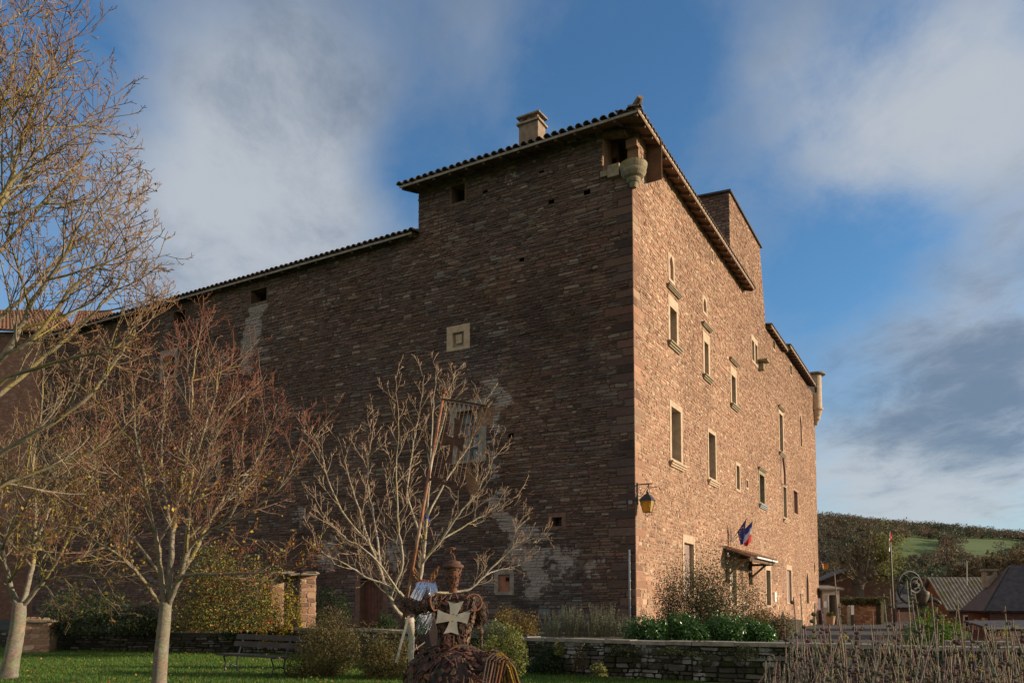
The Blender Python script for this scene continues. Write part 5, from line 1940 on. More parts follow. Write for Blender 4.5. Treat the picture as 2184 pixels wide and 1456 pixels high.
mb.build('helmet', M['rust'], st, col=True)
mb = MB()
mb.col = (.16, .07, .04)
k_ = hp + Vector((0, 0, 60 * px1))
mb.tube([k_, k_ + Vector((-.015, 0, .05)), k_ + Vector((-.03, 0, .09)), k_ + Vector((-.02, 0, .125))], .009, 6)
mb.tube([k_ + Vector((.02, 0, -.01)), k_ + Vector((.012, 0, .05)), k_ + Vector((-.01, 0, .08))], .009, 6)
mb.tube([k_ + Vector((-.07, .0, .135)), k_ + Vector((-.04, -.02, .12)), k_ + Vector((.0, -.02, .122)), k_ + Vector((.03, 0, .14))], .008, 6)
mb.ring(k_ + Vector((-.02, 0, .13)), .035, .007, (0, .4, 1), 10, 5)
mb.build('crest', M['rust'], st, col=True)


def arm(pts, rr, name='arm'):
    mb = MB()
    mb.col = (.055, .032, .024)
    mb.tube(pts, [r * .85 for r in rr], 10)
    def f():
        k = rs.randrange(len(pts) - 1); u = rs.random()
        q = pts[k].lerp(pts[k + 1], u)
        d = (pts[k + 1] - pts[k]).normalized()
        a = rs.uniform(0, 6.28)
        o1 = d.orthogonal().normalized()
        n_ = o1 * math.cos(a) + d.cross(o1) * math.sin(a)
        return q + n_ * (rr[k] * (1 - u) + rr[k + 1] * u), n_
    scrap(mb, f, 330, .62, (2, 3, 4, 2))
    return mb


la = [S(936, 1280, .1), S(918, 1289, -.02), S(895, 1297, .06), S(876, 1288, .2), S(862, 1282, .28)]
mb = arm(la, [.085, .08, .07, .055, .045])
mb.col = (.20, .09, .045)
mb.ring(S(926, 1284, -.06), .085, .009, (1, -.4, .1), 14, 5, arc=4.4, a0=.6)
mb.build('arm', M['rust'], st, col=True)
ra2 = [S(1006, 1278, .22), S(1022, 1290, .24), S(1028, 1312, .26), S(1022, 1328, .30), S(1002, 1326, .36)]
mb = arm(ra2, [.085, .075, .062, .05, .045])
mb.col = (.20, .09, .045)
mb.ring(S(1010, 1284, .02), .09, .009, (.3, -1, .1), 14, 5, arc=4.6, a0=.4)
mb.build('arm', M['rust'], st, col=True)


def fist(c, axis, out):
    """gauntlet: palm with five bent fingers closed round a bar"""
    mb = MB()
    c, axis, out = Vector(c), Vector(axis).normalized(), Vector(out).normalized()
    side = axis.cross(out).normalized()
    mb.col = rc()
    mb.para(c - axis * .04 - out * .045 - side * .028, axis * .08, out * .022, side * .056)
    for i in range(4):
        mb.col = rc()
        o_ = c + axis * (.030 - i * .02)
        s_ = [1.0, 1.08, 1.0, .85][i]
        mb.tube([o_ - out * .034 + side * .024, o_ + side * .034 * s_, o_ + out * .030 * s_ + side * .014, o_ + out * .026 * s_ - side * .018], [.0095, .009, .0085, .007], 6)
    mb.col = rc()
    mb.tube([c + axis * .035 - out * .034 - side * .02, c + axis * .05 - side * .03, c + axis * .045 + out * .022 - side * .02, c + axis * .035 + out * .03], [.011, .010, .009, .007], 6)
    return mb


lance0, lance1 = S(857, 1338, .30), S(947, 835, .16)
lax = (lance1 - lance0).normalized()
hl = lance0.lerp(lance1, (1338 - 1284) / 503)
fist(hl, lax, Vector((-.2, -.95, 0))).build('hand', M['rust'], st, col=True)
fist(S(1001, 1326, .36), Vector((0, .2, 1)), Vector((.3, -.9, 0))).build('hand', M['rust'], st, col=True)

# pale steel cross on the rider's back
cpts = [(570, 595), (600, 610), (630, 622), (680, 612), (735, 595), (705, 655), (665, 735), (730, 715), (805, 685), (788, 760), (770, 835), (715, 815), (660, 806), (668, 880), (680, 950), (640, 935), (600, 922), (560, 930), (520, 940), (560, 870), (585, 805), (515, 818), (440, 830), (455, 760), (460, 680), (520, 712), (590, 735), (588, 660)]
def cr(x, y):
    X, Yp = 840 + x / 4.92, 1160 + y / 4.92
    return S(X, Yp, -.035 + (X - 965) * .0013)
mb = MB()
mb.prism([cr(*p) for p in cpts], tf * .006)
for q in ((632, 730), (672, 745), (625, 805)):
    p = cr(*q)
    mb.lathe(p, [(.008, 0), (.006, .006)], 6, ax=-tf)
mb.build('cross', M['steel'], st)

# lance and openwork banner
mb = MB()
mb.tube([lance0, lance0.lerp(lance1, .5), lance1], [.017, .018, .015], 10)
mb.build('lance', M['rustpole'], st, smooth=True)
mb = MB()
mb.col = (.2, .09, .045)
mb.lathe(lance1 - lax * .02, [(.02, 0), (.03, .01), (.03, .025), (.012, .03), (.014, .045), (.008, .07), (.002, .09)], 8, ax=lax)
for a in range(4):
    d_ = Vector((math.cos(a * 1.571 + .4), math.sin(a * 1.571 + .4), .1))
    mb.tube([lance1, lance1 + d_ * .035, lance1 + d_ * .05 + Vector((0, 0, .008))], [.008, .006, .004], 5)
mb.build('finial', M['rust'], st, col=True)


def bn(x, y):
    X, Yp = 860 + x / 4.55, 780 + y / 4.55
    return S(X, Yp, .16 - (X - 940) * .0024)
bo = Vector((.25, -.95, 0)) * .006
ban = MB()
ban.prism([bn(380, 318), bn(480, 330), bn(600, 348), bn(815, 385), bn(815, 400), bn(600, 364), bn(480, 346), bn(380, 336)], bo * 4)
ban.prism([bn(220, 1078), bn(330, 1108), bn(470, 1160), bn(640, 1225), bn(636, 1242), bn(465, 1180), bn(325, 1130), bn(218, 1100)], bo * 4)
bano = ban.build('banner', M['rustflat'], st)
for i in range(19):
    mb = MB()
    if i < 9:
        x = 420 + i * 44; y = 340 + (i * 44 + 40) * .152
        mb.prism([bn(x, y), bn(x + 30, y + 4), bn(x + 14, y + 58)], bo)
    else:
        x = 232 + (i - 9) * 41; y = 1083 + (x - 220) * .36
        mb.prism([bn(x, y), bn(x + 30, y + 9), bn(x + 22, y - 56)], bo)
    mb.build('tooth', M['rustflat'], bano)
mb = MB()
for i in range(9):
    x = 415 + i * 38
    mb.tube([bn(x, 340 + (x - 380) * .15), bn(x - 165 + i * 2, 1080 + (x - 165 - 220) * .36)], .0026, 5)
for i in range(5):
    y = 440 + i * 100
    x0 = 372 - (y - 340) * .19
    mb.tube([bn(x0, y), bn(x0 + 360 - i * 18, y + 45 + i * 9)], .0024, 5)
mb.build('wire', M['rustsheet'], bano)
mb = MB()
mb.prism([bn(*p) for p in [(495, 503), (528, 520), (560, 514), (545, 610), (527, 700), (600, 690), (584, 760), (570, 835), (520, 780), (487, 770), (478, 860), (470, 955), (437, 938), (403, 945), (440, 860), (458, 765), (405, 772), (365, 772), (382, 705), (395, 640), (440, 680), (485, 695), (494, 610)]], bo)
mb.build('cross', M['rustflat'], bano)
mb = MB()
tailp = [(735, 392), (1015, 412), (940, 440), (880, 470), (872, 560), (820, 580), (760, 590), (720, 650), (690, 720), (660, 790), (640, 860), (650, 930), (665, 1010), (700, 1090), (740, 1180), (720, 1270), (636, 1238), (612, 1200), (610, 1100), (618, 1000), (640, 900), (648, 860), (655, 770), (680, 660), (712, 520)]
# perforated sheet: rows of small tabs between punched holes
import bisect
def in_poly(x, y, poly):
    c = False; j = len(poly) - 1
    for i in range(len(poly)):
        xi, yi = poly[i]; xj, yj = poly[j]
        if (yi > y) != (yj > y) and x < (xj - xi) * (y - yi) / (yj - yi) + xi: c = not c
        j = i
    return c
st_ = 13
for ix in range(600, 1020, st_):
    for iy in range(390, 1280, st_):
        if in_poly(ix + st_ / 2, iy + st_ / 2, tailp):
            a, b, c, d = (ix, iy), (ix + st_, iy), (ix + st_, iy + st_), (ix, iy + st_)
            e = 6.6
            mb.add([bn(ix, iy), bn(ix + st_, iy), bn(ix + st_, iy + e), bn(ix, iy + e)], [[0, 1, 2, 3]])
            mb.add([bn(ix, iy + e), bn(ix + e, iy + e), bn(ix + e, iy + st_), bn(ix, iy + st_)], [[0, 1, 2, 3]])
mb.build('perforated_sheet', M['rustsheet'], bano)

# loose blades and sword
mb = MB()
a, b = S(872, 1312, -.1), S(844, 1412, -.15)
d_ = (b - a)
mb.para(a - Vector((.013, 0, 0)), d_, Vector((.026, .006, 0)), Vector((0, .005, 0)))
mb.build('blade', M['steel'], st)
mb = MB()
a, b = S(905, 1371, -.25), S(876, 1392, -.3)
mb.para(a, b - a, Vector((.008, 0, .02)), Vector((0, .006, 0)))
mb.build('blade', M['steel'], st)
mb = MB()
a, b = S(1027, 1382, -.2), S(1026, 1352, -.2)
for k in range(3):
    pts = []
    for i in range(25):
        f_ = i / 24
        an = f_ * 14 + k * 2.094
        pts.append(a.lerp(b, f_) + Vector((math.cos(an), math.sin(an), 0)) * .010)
    mb.col = rc()
    mb.tube(pts, .008, 5)
mb.col = (.13, .06, .035)
mb.lathe(b, [(.012, 0), (.024, .012), (.026, .04), (.018, .05), (.008, .055), (.006, .07), (.001, .08)], 10)
mb.build('sword_hilt', M['rust'], st, col=True)

# ------------------------------------------------------------------ bench
bq = [at(500, 1422, 18.3), at(606, 1430, 17.4)]
for q in bq: q.z = 0
bd = (bq[1] - bq[0]).normalized()
bl_ = (bq[1] - bq[0]).length
bnn = Vector((bd.y, -bd.x, 0))
if bnn.y > 0: bnn = -bnn                       # towards the viewer
bo_ = (bq[0] + bq[1]) / 2
bt = thing('park_bench', 'weathered slatted wooden park bench with iron legs on the lawn', 'bench', bo_)
def BP(s, d, z): return bo_ + bd * s + bnn * d + Vector((0, 0, z))
hl_ = bl_ / 2 + .22
M['benchwood'] = mat('grey bench wood', (.10, .08, .066), (.065, .052, .043), .85, 5, bump=.3)
for i in range(3):
    mb = MB()
    mb.bar(BP(-hl_, .02 + i * .135, .43), BP(hl_, .02 + i * .135, .43), .115, .035)
    mb.build('seat_slat', M['benchwood'], bt)
for z_, o_ in ((.60, -.13), (.76, -.19)):
    mb = MB()
    a = BP(-hl_, o_, z_)
    mb.para(a, bd * hl_ * 2, Vector((0, 0, .115)) - bnn * .035, -bnn * .03)
    mb.build('back_slat', M['benchwood'], bt)
for s_ in (-.62 * bl_ / 1.3, .62 * bl_ / 1.3):
    mb = MB()
    mb.tube([BP(s_, .36, 0), BP(s_, .30, .06), BP(s_, .26, .22), BP(s_, .33, .40)], .018, 6)
    mb.tube([BP(s_, -.16, 0), BP(s_, -.06, .07), BP(s_, -.02, .2), BP(s_, -.06, .40), BP(s_, -.14, .6), BP(s_, -.24, .88)], .018, 6)
    mb.tube([BP(s_, .33, .405), BP(s_, -.07, .405)], .016, 6)
    mb.tube([BP(s_, .27, .16), BP(s_, .12, .20), BP(s_, -.03, .16)], .012, 6)
    mb.build('leg', M['iron'], bt)


# ------------------------------------------------------------------ wall lantern
def lantern(label, root, outd, along, s=1.0, group=None):
    """street lantern hung from a scrolled bracket"""
    th = thing('wall_lantern', label, 'lantern', root, group)
    root = Vector(root)
    outd = Vector(outd).normalized()
    al = Vector(along).normalized()
    Z = Vector((0, 0, 1))
    def q(o, z, a=0.0): return root + outd * o * s + Z * z * s + al * a * s
    mb = MB()
    mb.bar(q(.02, -.62), q(.02, .06), .05 * s, .03 * s, up=outd)
    mb.bar(q(0, 0), q(.50, .0), .03 * s, .035 * s)
    mb.tube([q(.03, -.34), q(.10, -.38), q(.16, -.34), q(.40, -.02)], .011 * s, 6)
    for (c, r) in ((q(.12, -.12), .055), (q(.42, -.11), .045), (q(.36, -.24), .05)):
        mb.ring(c, r * s, .010 * s, al, 12, 5, arc=5.2)
    mb.tube([q(.36, -.02), q(.38, -.12), q(.34, -.2), q(.36, -.3)], .012 * s, 6)
    mb.build('bracket', M['iron'], th)
    c = .34
    def sq(h, z, tw_=.0):
        pts = []
        for (a, b) in ((1, 1), (1, -1), (-1, -1), (-1, 1)):
            pts.append(q(c + a * h, z, b * h))
        return pts
    mb = MB()
    def frus(h0, z0, h1, z1):
        A, Bq = sq(h0, z0), sq(h1, z1)
        mb.add(A + Bq, [[0, 1, 2, 3], [7, 6, 5, 4], [0, 4, 5, 1], [1, 5, 6, 2], [2, 6, 7, 3], [3, 7, 4, 0]])
    frus(.20, -.50, .21, -.53)
    frus(.20, -.50, .09, -.36)
    frus(.09, -.36, .07, -.33)
    mb.lathe(q(c, -.33), [(.05 * s, 0), (.06 * s, .02 * s), (.03 * s, .05 * s), (.035 * s, .08 * s), (.01 * s, .11 * s)], 8)
    mb.build('cap', M['iron'], th)
    mb = MB()
    A, Bq = sq(.175, -.53), sq(.105, -.88)
    mb.add(A + Bq, [[0, 4, 5, 1], [1, 5, 6, 2], [2, 6, 7, 3], [3, 7, 4, 0]])
    mb.build('pane', M['amber'], th)
    mb = MB()
    for a, b in zip(sq(.18, -.53), sq(.108, -.89)):
        mb.tube([a, b], .010 * s, 5)
    bb = sq(.108, -.885)
    for i in range(4): mb.tube([bb[i], bb[(i + 1) % 4]], .010 * s, 5)
    bot = q(c, -1.02)
    for p in bb: mb.tube([p, p.lerp(bot, .5) + (p - q(c, -.885)) * .35, bot], .007 * s, 5)
    mb.sphere(bot, .016 * s, 6, 5)
    mb.build('cage', M['iron'], th)
    mb = MB()
    mb.sphere(q(c, -.68), .035 * s, 8, 8, (1, 1, 1.5))
    mb.lathe(q(c, -.62), [(.02 * s, 0), (.02 * s, .09 * s)], 8)
    mb.build('bulb', M['flagwhite'], th)
    return th


lr_ = at(1360, 1034, 26.95)
t_l, z_l = hitR(1359, 1034)
lan = lantern('black street lantern with amber panes on a scrolled bracket at the castle corner', FR(.12, z_l, .02), nr * .75 + nl * .2 + dr * .2, dr, 1.1)
mb = MB()
q = BASE[lan]
e = q + (nr * .75 + nl * .2 + dr * .2).normalized() * .52
mb.bar(e + Vector((0, 0, -.13)) + dr * .05, e + Vector((0, 0, -.11)) + nr * .25 + dr * .05, .022, .022)
mb.tube([e + Vector((0, 0, -.11)) + nr * .25 + dr * .05, e + Vector((0, 0, -.22)) + nr * .27 + dr * .05, e + Vector((0, 0, -.24)) + nr * .32 + dr * .05, e + Vector((0, 0, -.18)) + nr * .36 + dr * .05], .008, 5)
mb.tube([e + Vector((0, 0, -.01)), e + nr * .14 + Vector((0, 0, -.09))], .005, 4)
mb.build('hook_arm', M['iron'], lan)


# ------------------------------------------------------------------ flags over the entrance
def flag(label, t, z, o1, dz, dt, cols, seed, group='flags over the castle entrance'):
    b_ = FR(t, z, .02)
    th = thing('flag', label, 'flag', b_, group)
    e_ = FR(t + dt, z + dz, o1)
    mb = MB()
    mb.tube([b_, e_], .018, 7)
    mb.build('pole', M['iron'], th)
    mb = MB()
    mb.tube([b_, b_.lerp(e_, .28)], .032, 8)
    mb.build('holder', M['whitepaint'], th)
    rg = random.Random(seed)
    # cloth hanging from the pole in folds, striped along its length
    nU, nV = 14, 12
    a0, a1 = b_.lerp(e_, .42), b_.lerp(e_, .97)
    grid = []
    for i in range(nU + 1):
        u = i / nU
        top = a0.lerp(a1, u)
        rowp = []
        for j in range(nV + 1):
            v = j / nV
            gather = (a0.lerp(a1, .62) - top) * (.55 * v)
            wob = .05 * v * math.sin(u * 9 + v * 2 + seed)
            rowp.append(top + gather + Vector((0, 0, -1)) * (.95 * v) * (1 - .22 * abs(u - .6)) + dr * wob * 1.4 + nr * wob * .4)
        grid.append(rowp)
    nb_ = len(cols)
    parts = {}
    for ci in range(nb_):
        mbc = MB()
        for i in range(nU):
            for j in range(nV):
                # stripes lie across the hang of the cloth
                if int((j + .5 + (i - nU / 2) * .15) / nV * nb_ if nb_ > 1 else 0) == ci or (ci == 0 and (j + .5 + (i - nU / 2) * .15) < 0) or (ci == nb_ - 1 and int((j + .5 + (i - nU / 2) * .15) / nV * nb_) >= nb_):
                    mbc.add([grid[i][j], grid[i + 1][j], grid[i + 1][j + 1], grid[i][j + 1]], [[0, 1, 2, 3]])
        if mbc.f: parts[ci] = mbc.build('cloth', M[cols[ci]], th)
    return th, grid


tf0, zf0 = hitR(1559, 1157)
ff, _ = flag('blue, white and red French flag over the castle entrance', tf0 + .2, zf0 + .05, 1.0, 1.0, .15, ['flagblue', 'flagwhite', 'flagred'], 3)
fe, gd = flag('dark blue flag with a ring of yellow stars over the castle entrance', tf0 - .12, zf0 + .02, .85, 1.1, -.2, ['flagblue'], 8)
mb = MB()
for k in range(12):
    a = 2 * math.pi * k / 12
    u, v = .5 + .30 * math.cos(a), .45 + .30 * math.sin(a)
    i, j = int(u * 14), int(v * 12)
    p = gd[i][j]
    n_ = (gd[i + 1][j] - gd[i][j]).cross(gd[i][j + 1] - gd[i][j]).normalized()
    for sg in (1, -1):
        pts = []
        uu = (gd[i + 1][j] - gd[i][j]).normalized(); vv = n_.cross(uu)
        for m_ in range(10):
            r_ = .045 if m_ % 2 == 0 else .018
            an = m_ * math.pi / 5
            pts.append(p + n_ * .006 * sg + uu * r_ * math.sin(an) + vv * r_ * math.cos(an))
        mb.add(pts, [list(range(10))])
mb.build('star', M['yellow'], fe)

# white notice by the door
mb = MB()
nt, nz = hitR(1652, 1272)
fbox(mb, FR, nt - .28, nt + .28, nz - .28, nz + .28, .03, .07)
tag(mb.build('notice_board', M['whitepaint']), 'small blank white notice on the sunlit wall beside the glazed doorway', 'notice')

# ------------------------------------------------------------------ stone gateway behind the bench
gt = thing('gateway', 'small stone gateway with two square pillars under a sagging slab roof', 'gateway', B(615, 1368, 26.0))
PAL_PIL = [(.36, .21, .14, 4), (.42, .27, .18, 3), (.30, .17, .12, 3), (.48, .34, .23, 1)]


def pillar(parent, x0, x1, ytop, ybot, Y, seed, rz=.35):
    a, b = at(x0, ybot, Y), at(x1, ybot, Y)
    zt = at(x0, ytop, Y).z
    w = (b - a).length * .82
    c = (a + b) / 2
    for k in range(4):
        an = rz + k * math.pi / 2
        n = Vector((math.sin(an), -math.cos(an), 0))
        d = Vector((math.cos(an), math.sin(an), 0))
        o = Vector((c.x, c.y, 0)) + n * w / 2 - d * w / 2
        masonry('pillar', parent, mkframe(o, d, n), lambda z: [(0, w)], 0.0, zt, [], (.12, .22), (.18, .4), .016, .02, PAL_PIL, (.40, .30, .22), M['stone_lit'], seed + k)
    return c, zt, w


c1, z1_, w1 = pillar(gt, 634, 673, 1232, 1370, 25.6, 700)
c2, z2_, w2 = pillar(gt, 574, 604, 1240, 1370, 26.6, 710)
mb = MB()
for i in range(9):
    a = at(592 + i * 9, 1226 + (i % 2) * 2 - abs(i - 5) * 1.0, 25.3 + (i % 3) * .25)
    mb.box(a.x, a.y + .2, a.z + .02 * (i % 3), .32, 1.3, .045, rz=.3 + .1 * (i % 4 - 1.5))
mb.build('slab_roof', M['lauze'], gt)
mb = MB()
mb.bar(Vector((c1.x, c1.y, z1_ + .03)), Vector((c2.x, c2.y, z2_ + .06)), .3, .14)
mb.build('lintel', M['oldwood'], gt)
pb = thing('stone_pier', 'squat block of stonework at the left end of the dry stone wall', 'pier', B(85, 1372, 26.0))
pillar(pb, 56, 116, 1325, 1372, 26.0, 720, rz=.2)
mb = MB()
q = at(86, 1325, 26.0)
mb.box(q.x, q.y, q.z + .03, 1.05, 1.05, .07, .2)
mb.build('cap', M['lauze'], pb)


# ------------------------------------------------------------------ houses
def slope_roof(mb, p0, p1, r0, r1, th=.12):
    """one roof pitch: eave p0-p1, ridge r0-r1"""
    n = (Vector(p1) - Vector(p0)).cross(Vector(r0) - Vector(p0)).normalized()
    if n.z < 0: n = -n
    mb.prism([p0, p1, r1, r0], n * th)


def house(name, label, c, L, Wd, hw, hr_, rz, wallm, roofm, windows=(), chim=None, group=None, over=.35, corr=False, zb=-.3, hip=0.0):
    """gabled house: ridge along its length L, gables at both ends; windows = (face, along, z, w, h)"""
    th = thing(name, label, 'house', (c[0], c[1], zb), group)
    ax, ay = Vector((math.cos(rz), math.sin(rz), 0)), Vector((-math.sin(rz), math.cos(rz), 0))
    o = Vector((c[0], c[1], 0))
    def H(a, b, z): return o + ax * a + ay * b + Vector((0, 0, z))
    l, w = L / 2, Wd / 2
    mb = MB()
    vs = [H(-l, -w, zb), H(l, -w, zb), H(l, w, zb), H(-l, w, zb), H(-l, -w, hw), H(l, -w, hw), H(l, w, hw), H(-l, w, hw), H(-l + hip, 0, hr_ - .02), H(l, 0, hr_ - .02)]
    mb.add(vs, [[0, 1, 5, 4], [2, 3, 7, 6], [3, 0, 4, 8, 7], [1, 2, 6, 9, 5]])
    mb.build('wall', wallm, th)
    sl = (hr_ - hw) / w
    mb = MB()
    for sg in (-1, 1):
        p0, p1 = H(-l - over, sg * (w + over), hw - over * sl + .03), H(l + over, sg * (w + over), hw - over * sl + .03)
        r0, r1 = H(-l - over + hip * 1.12, 0, hr_ + .03), H(l + over, 0, hr_ + .03)
        slope_roof(mb, p0, p1, r0, r1, .10)
        if corr:
            k = int((L + 2 * over) / corr)
            up = (Vector(r0) - Vector(p0))
            nrm = (p1 - p0).cross(up).normalized()
            if nrm.z < 0: nrm = -nrm
            for i in range(k + 1):
                a = p0.lerp(p1, i / k) + nrm * .10
                mb.tube([a, a + up], corr * .28, 5)
    if hip:
        e = hw - over * sl + .03
        slope_roof(mb, H(-l - over - .01, w + over, e), H(-l - over - .01, -w - over, e), H(-l - over + hip * 1.12, .01, hr_ + .03), H(-l - over + hip * 1.12, -.01, hr_ + .03), .10)
    mb.build('roof', roofm, th)
    for (face, al, z, ww, hh, mm, kind) in windows:
        if face in 'sn':
            sg = -1 if face == 's' else 1
            a = H(al - ww / 2, sg * (w - .08), z); u, nn2 = ax, ay * sg
        else:
            sg = -1 if face == 'w' else 1
            a = H(sg * (l - .08), al - ww / 2, z); u, nn2 = ay, ax * sg
        mb = MB()
        f_ = .10
        mb.para(a - u * f_ - Vector((0, 0, f_)), u * f_, nn2 * .13, Vector((0, 0, hh + 2 * f_)))
        mb.para(a + u * ww - Vector((0, 0, f_)), u * f_, nn2 * .13, Vector((0, 0, hh + 2 * f_)))
        mb.para(a + Vector((0, 0, hh)), u * ww, nn2 * .125, Vector((0, 0, f_)))
        mb.para(a - Vector((0, 0, f_)), u * ww, nn2 * .14, Vector((0, 0, f_)))
        wn = mb.build(kind, M['cream'], th)
        mb = MB()
        mb.para(a, u * ww, nn2 * .10, Vector((0, 0, hh)))
        mb.build('pane' if kind == 'window' else 'leaf', M[mm], wn)
    if chim:
        (ca, cbb, cw, ct) = chim
        zz_ = hr_ - abs(cbb) * sl - .3
        mb = MB()
        q = H(ca, cbb, 0)
        mb.box(q.x, q.y, (zz_ + ct) / 2, cw, cw * .8, ct - zz_, rz)
        co = mb.build('chimney', M['greystone'], th)
        mb = MB()
        for k in range(4):
            d_ = ax * (cw * .36 * (1 if k & 1 else -1)) + ay * (cw * .28 * (1 if k & 2 else -1))
            mb.box(q.x + d_.x, q.y + d_.y, ct + .12, .14, .14, .24, rz)
        mb.box(q.x, q.y, ct + .28, cw * 1.15, cw, .08, rz)
        mb.build('cap', M['greystone'], co)
    return th


M['redwall'] = mat('red village masonry', (.21, .115, .085), (.13, .075, .06), .95, 5, bump=.8, bscale=9, dist=.04, stretch=(1, 1, 2.2), c3=(.25, .17, .13))
M['redwall2'] = mat('dark red village masonry', (.15, .08, .062), (.09, .052, .042), .95, 5, bump=.8, bscale=9, dist=.04, stretch=(1, 1, 2.2))

# gabled house beyond the far castle corner
p = at(1817, 1275, 72.5)
house('house', 'low reddish gabled house behind the pollarded tree', (p.x, p.y), 6.0, 5.9, at(1880, 1236, 69.5).z, at(1815, 1207, 69.5).z, rad(80), M['redwall'], M['tile'],
      [('w', .9, .6, .9, 1.1, 'mauve', 'window'), ('w', -1.6, .8, .5, .7, 'void', 'window')])
# porch shed
th = thing('shed', 'small plastered porch with an open dark doorway at the far castle corner', 'shed', B(1773, 1333, 62.0))
a, b = at(1756, 1333, 62.0), at(1792, 1333, 62.0)
zt = at(1772, 1258, 62.0).z
zg = -.06
mb = MB()
w_ = (b - a).length
u = (b - a).normalized(); u.z = 0
vv = Vector((-u.y, u.x, 0))
a.z = zg; b.z = zg
dw0, dw1 = .36 * w_, .82 * w_
zd = at(1772, 1268, 62).z
mb.para(a, u * dw0, vv * .25, Vector((0, 0, zt - zg)))
mb.para(a + u * dw1, u * (w_ - dw1), vv * .25, Vector((0, 0, zt - zg)))
mb.para(a + u * dw0 + Vector((0, 0, zd - zg)), u * (dw1 - dw0), vv * .25, Vector((0, 0, zt - zd)))
mb.para(a + vv * .25, u * .2, vv * 2.6, Vector((0, 0, zt - zg)))
mb.para(a + vv * .25 + u * (w_ - .2), u * .2, vv * 2.6, Vector((0, 0, zt - zg)))
mb.build('wall', M['plaster'], th)
mb = MB()
mb.para(a + vv * 2.6 + u * .2, u * (w_ - .4), vv * .2, Vector((0, 0, zt - zg)))
mb.build('dark_interior', M['void'], th)
mb = MB()
q = a - u * .25 - vv * .35 + Vector((0, 0, zt - zg + .01))
mb.para(q, u * (w_ + .5), vv * 3.2 + Vector((0, 0, .3)), Vector((0, 0, .14)))
mb.build('roof', M['lauze'], th)
mb = MB()
q = a + u * (dw0 - .08) - vv * .04
mb.para(q, u * .08, vv * .04, Vector((0, 0, zd - zg)))
q = a + u * (dw1) - vv * .04
mb.para(q, u * .08, vv * .04, Vector((0, 0, zd - zg)))
mb.build('door_frame', M['whitepaint'], th)
def board(name, label, cat, x0, x1, y0, y1, Y, m, dy=0):
    mb = MB()
    p0, p1 = at(x0, y1, Y), at(x1, y0, Y)
    mb.para(p0, Vector((p1.x - p0.x, 0, 0)), Vector((0, .05, 0)), Vector((0, 0, p1.z - p0.z)))
    return tag(mb.build(name, m), label, cat)
M['pinkposter'] = mat('printed poster', (.62, .66, .72), (.62, .45, .62), .7, 1.5, bump=0)
board('poster', 'narrow pale poster beside the castle corner, left of the porch', 'poster', 1744.5, 1749.5, 1275, 1300, 60.8, M['pinkposter'])
board('poster', 'small white poster on the porch wall left of its doorway', 'poster', 1757, 1763, 1281, 1295, 61.8, M['whitepaint'])
# sign posts at the parking place
th = thing('sign', 'narrow white sign on a dark post in front of the rubble wall', 'sign', B(1818, 1333, 58.0, -.0))
mb = MB(); q0, q1 = at(1816, 1333, 58), at(1821, 1289, 58)
mb.para(q0, Vector((.17, 0, 0)), Vector((0, .12, 0)), Vector((0, 0, q1.z - q0.z)))
mb.build('post', M['iron'], th)
mb = MB(); q0, q1 = at(1815.5, 1310, 57.9), at(1819.5, 1290, 57.9)
mb.para(q0, Vector((q1.x - q0.x + .06, 0, 0)), Vector((0, .04, 0)), Vector((0, 0, q1.z - q0.z)))
mb.build('panel', M['whitepaint'], th)
mb = MB(); q0, q1 = at(1808, 1333, 58.5), at(1813, 1293, 58.5)
mb.box((q0.x + q1.x) / 2, 58.5, (q0.z + q1.z) / 2, .2, .2, q1.z - q0.z)
mb.lathe(Vector(((q0.x + q1.x) / 2, 58.5, q1.z)), [(.12, 0), (.08, .08), (.02, .12)], 8)
tag(mb.build('post', M['greystone']), 'squat stone post left of the narrow white sign', 'post')
# potted plant
pp = B(1772, 1331, 60.0)
th = thing('potted_plant', 'green plant in a tall terracotta pot before the porch doorway', 'potted plant', pp)
mb = MB()
mb.lathe(pp, [(.22, 0), (.26, .1), (.33, .55), (.36, .58), (.36, .66), (.28, .66), (.27, .6), (.05, .6)], 14)
mb.build('pot', M['terracotta'], th)
rg = np.random.default_rng(61)
d = rg.normal(0, 1, (260, 3)); d /= np.linalg.norm(d, axis=1, keepdims=True); d[:, 2] = np.abs(d[:, 2])
leaf_mesh('foliage', np.array(pp) + np.array((0, 0, .62)) + d * np.array((.38, .38, .36)) * rg.random((260, 1)) ** .4, .13, palette(DGREEN + YG, 260, rg), M['leaf'], th, 3)

# second lantern beyond the corner
q = FR(TE - .02, hitR(1745, 1186)[1], 0)
mb = MB()
lantern('small street lantern with amber panes on a long arm past the far castle corner', at(1748, 1183, 61.0), (1, -.1, 0), (0, 1, 0), 1.25)

# rubble wall with ivy top
p0, p1 = at(1794, 1333, 64.0), at(1880, 1333, 61.0)
rwl = thing('rubble_wall', 'short pinkish rubble wall topped with ivy beyond the road', 'wall', ((p0.x + p1.x) / 2, (p0.y + p1.y) / 2, -.1))
seg_wall(rwl, [(p0.x, p0.y), (p1.x, p1.y), (p1.x + 1.2, p1.y + 3)], at(1840, 1282, 62.5).z, 160, PAL_PIL, (.30, .20, .15), M['stone_lit'], hr=(.12, .22), lr=(.2, .5), coping=False, patch=.5)
rg = np.random.default_rng(62)
n = 1800
f_ = rg.random((n, 1))
P = np.array(p0) * (1 - f_) + np.array(p1) * f_
P[:, 2] = at(1840, 1282, 62.5).z + rg.normal(0, .16, n)
P[:, 1] += rg.normal(0, .25, n)
tag(leaf_mesh('ivy', P, .2, palette([(.10, .10, .04, 2), (.14, .11, .05, 2), (.07, .09, .03, 2)], n, rg), M['leaf'], None, 7, up=.6), 'ivy growing along the top of the short rubble wall', 'ivy', kind='stuff')

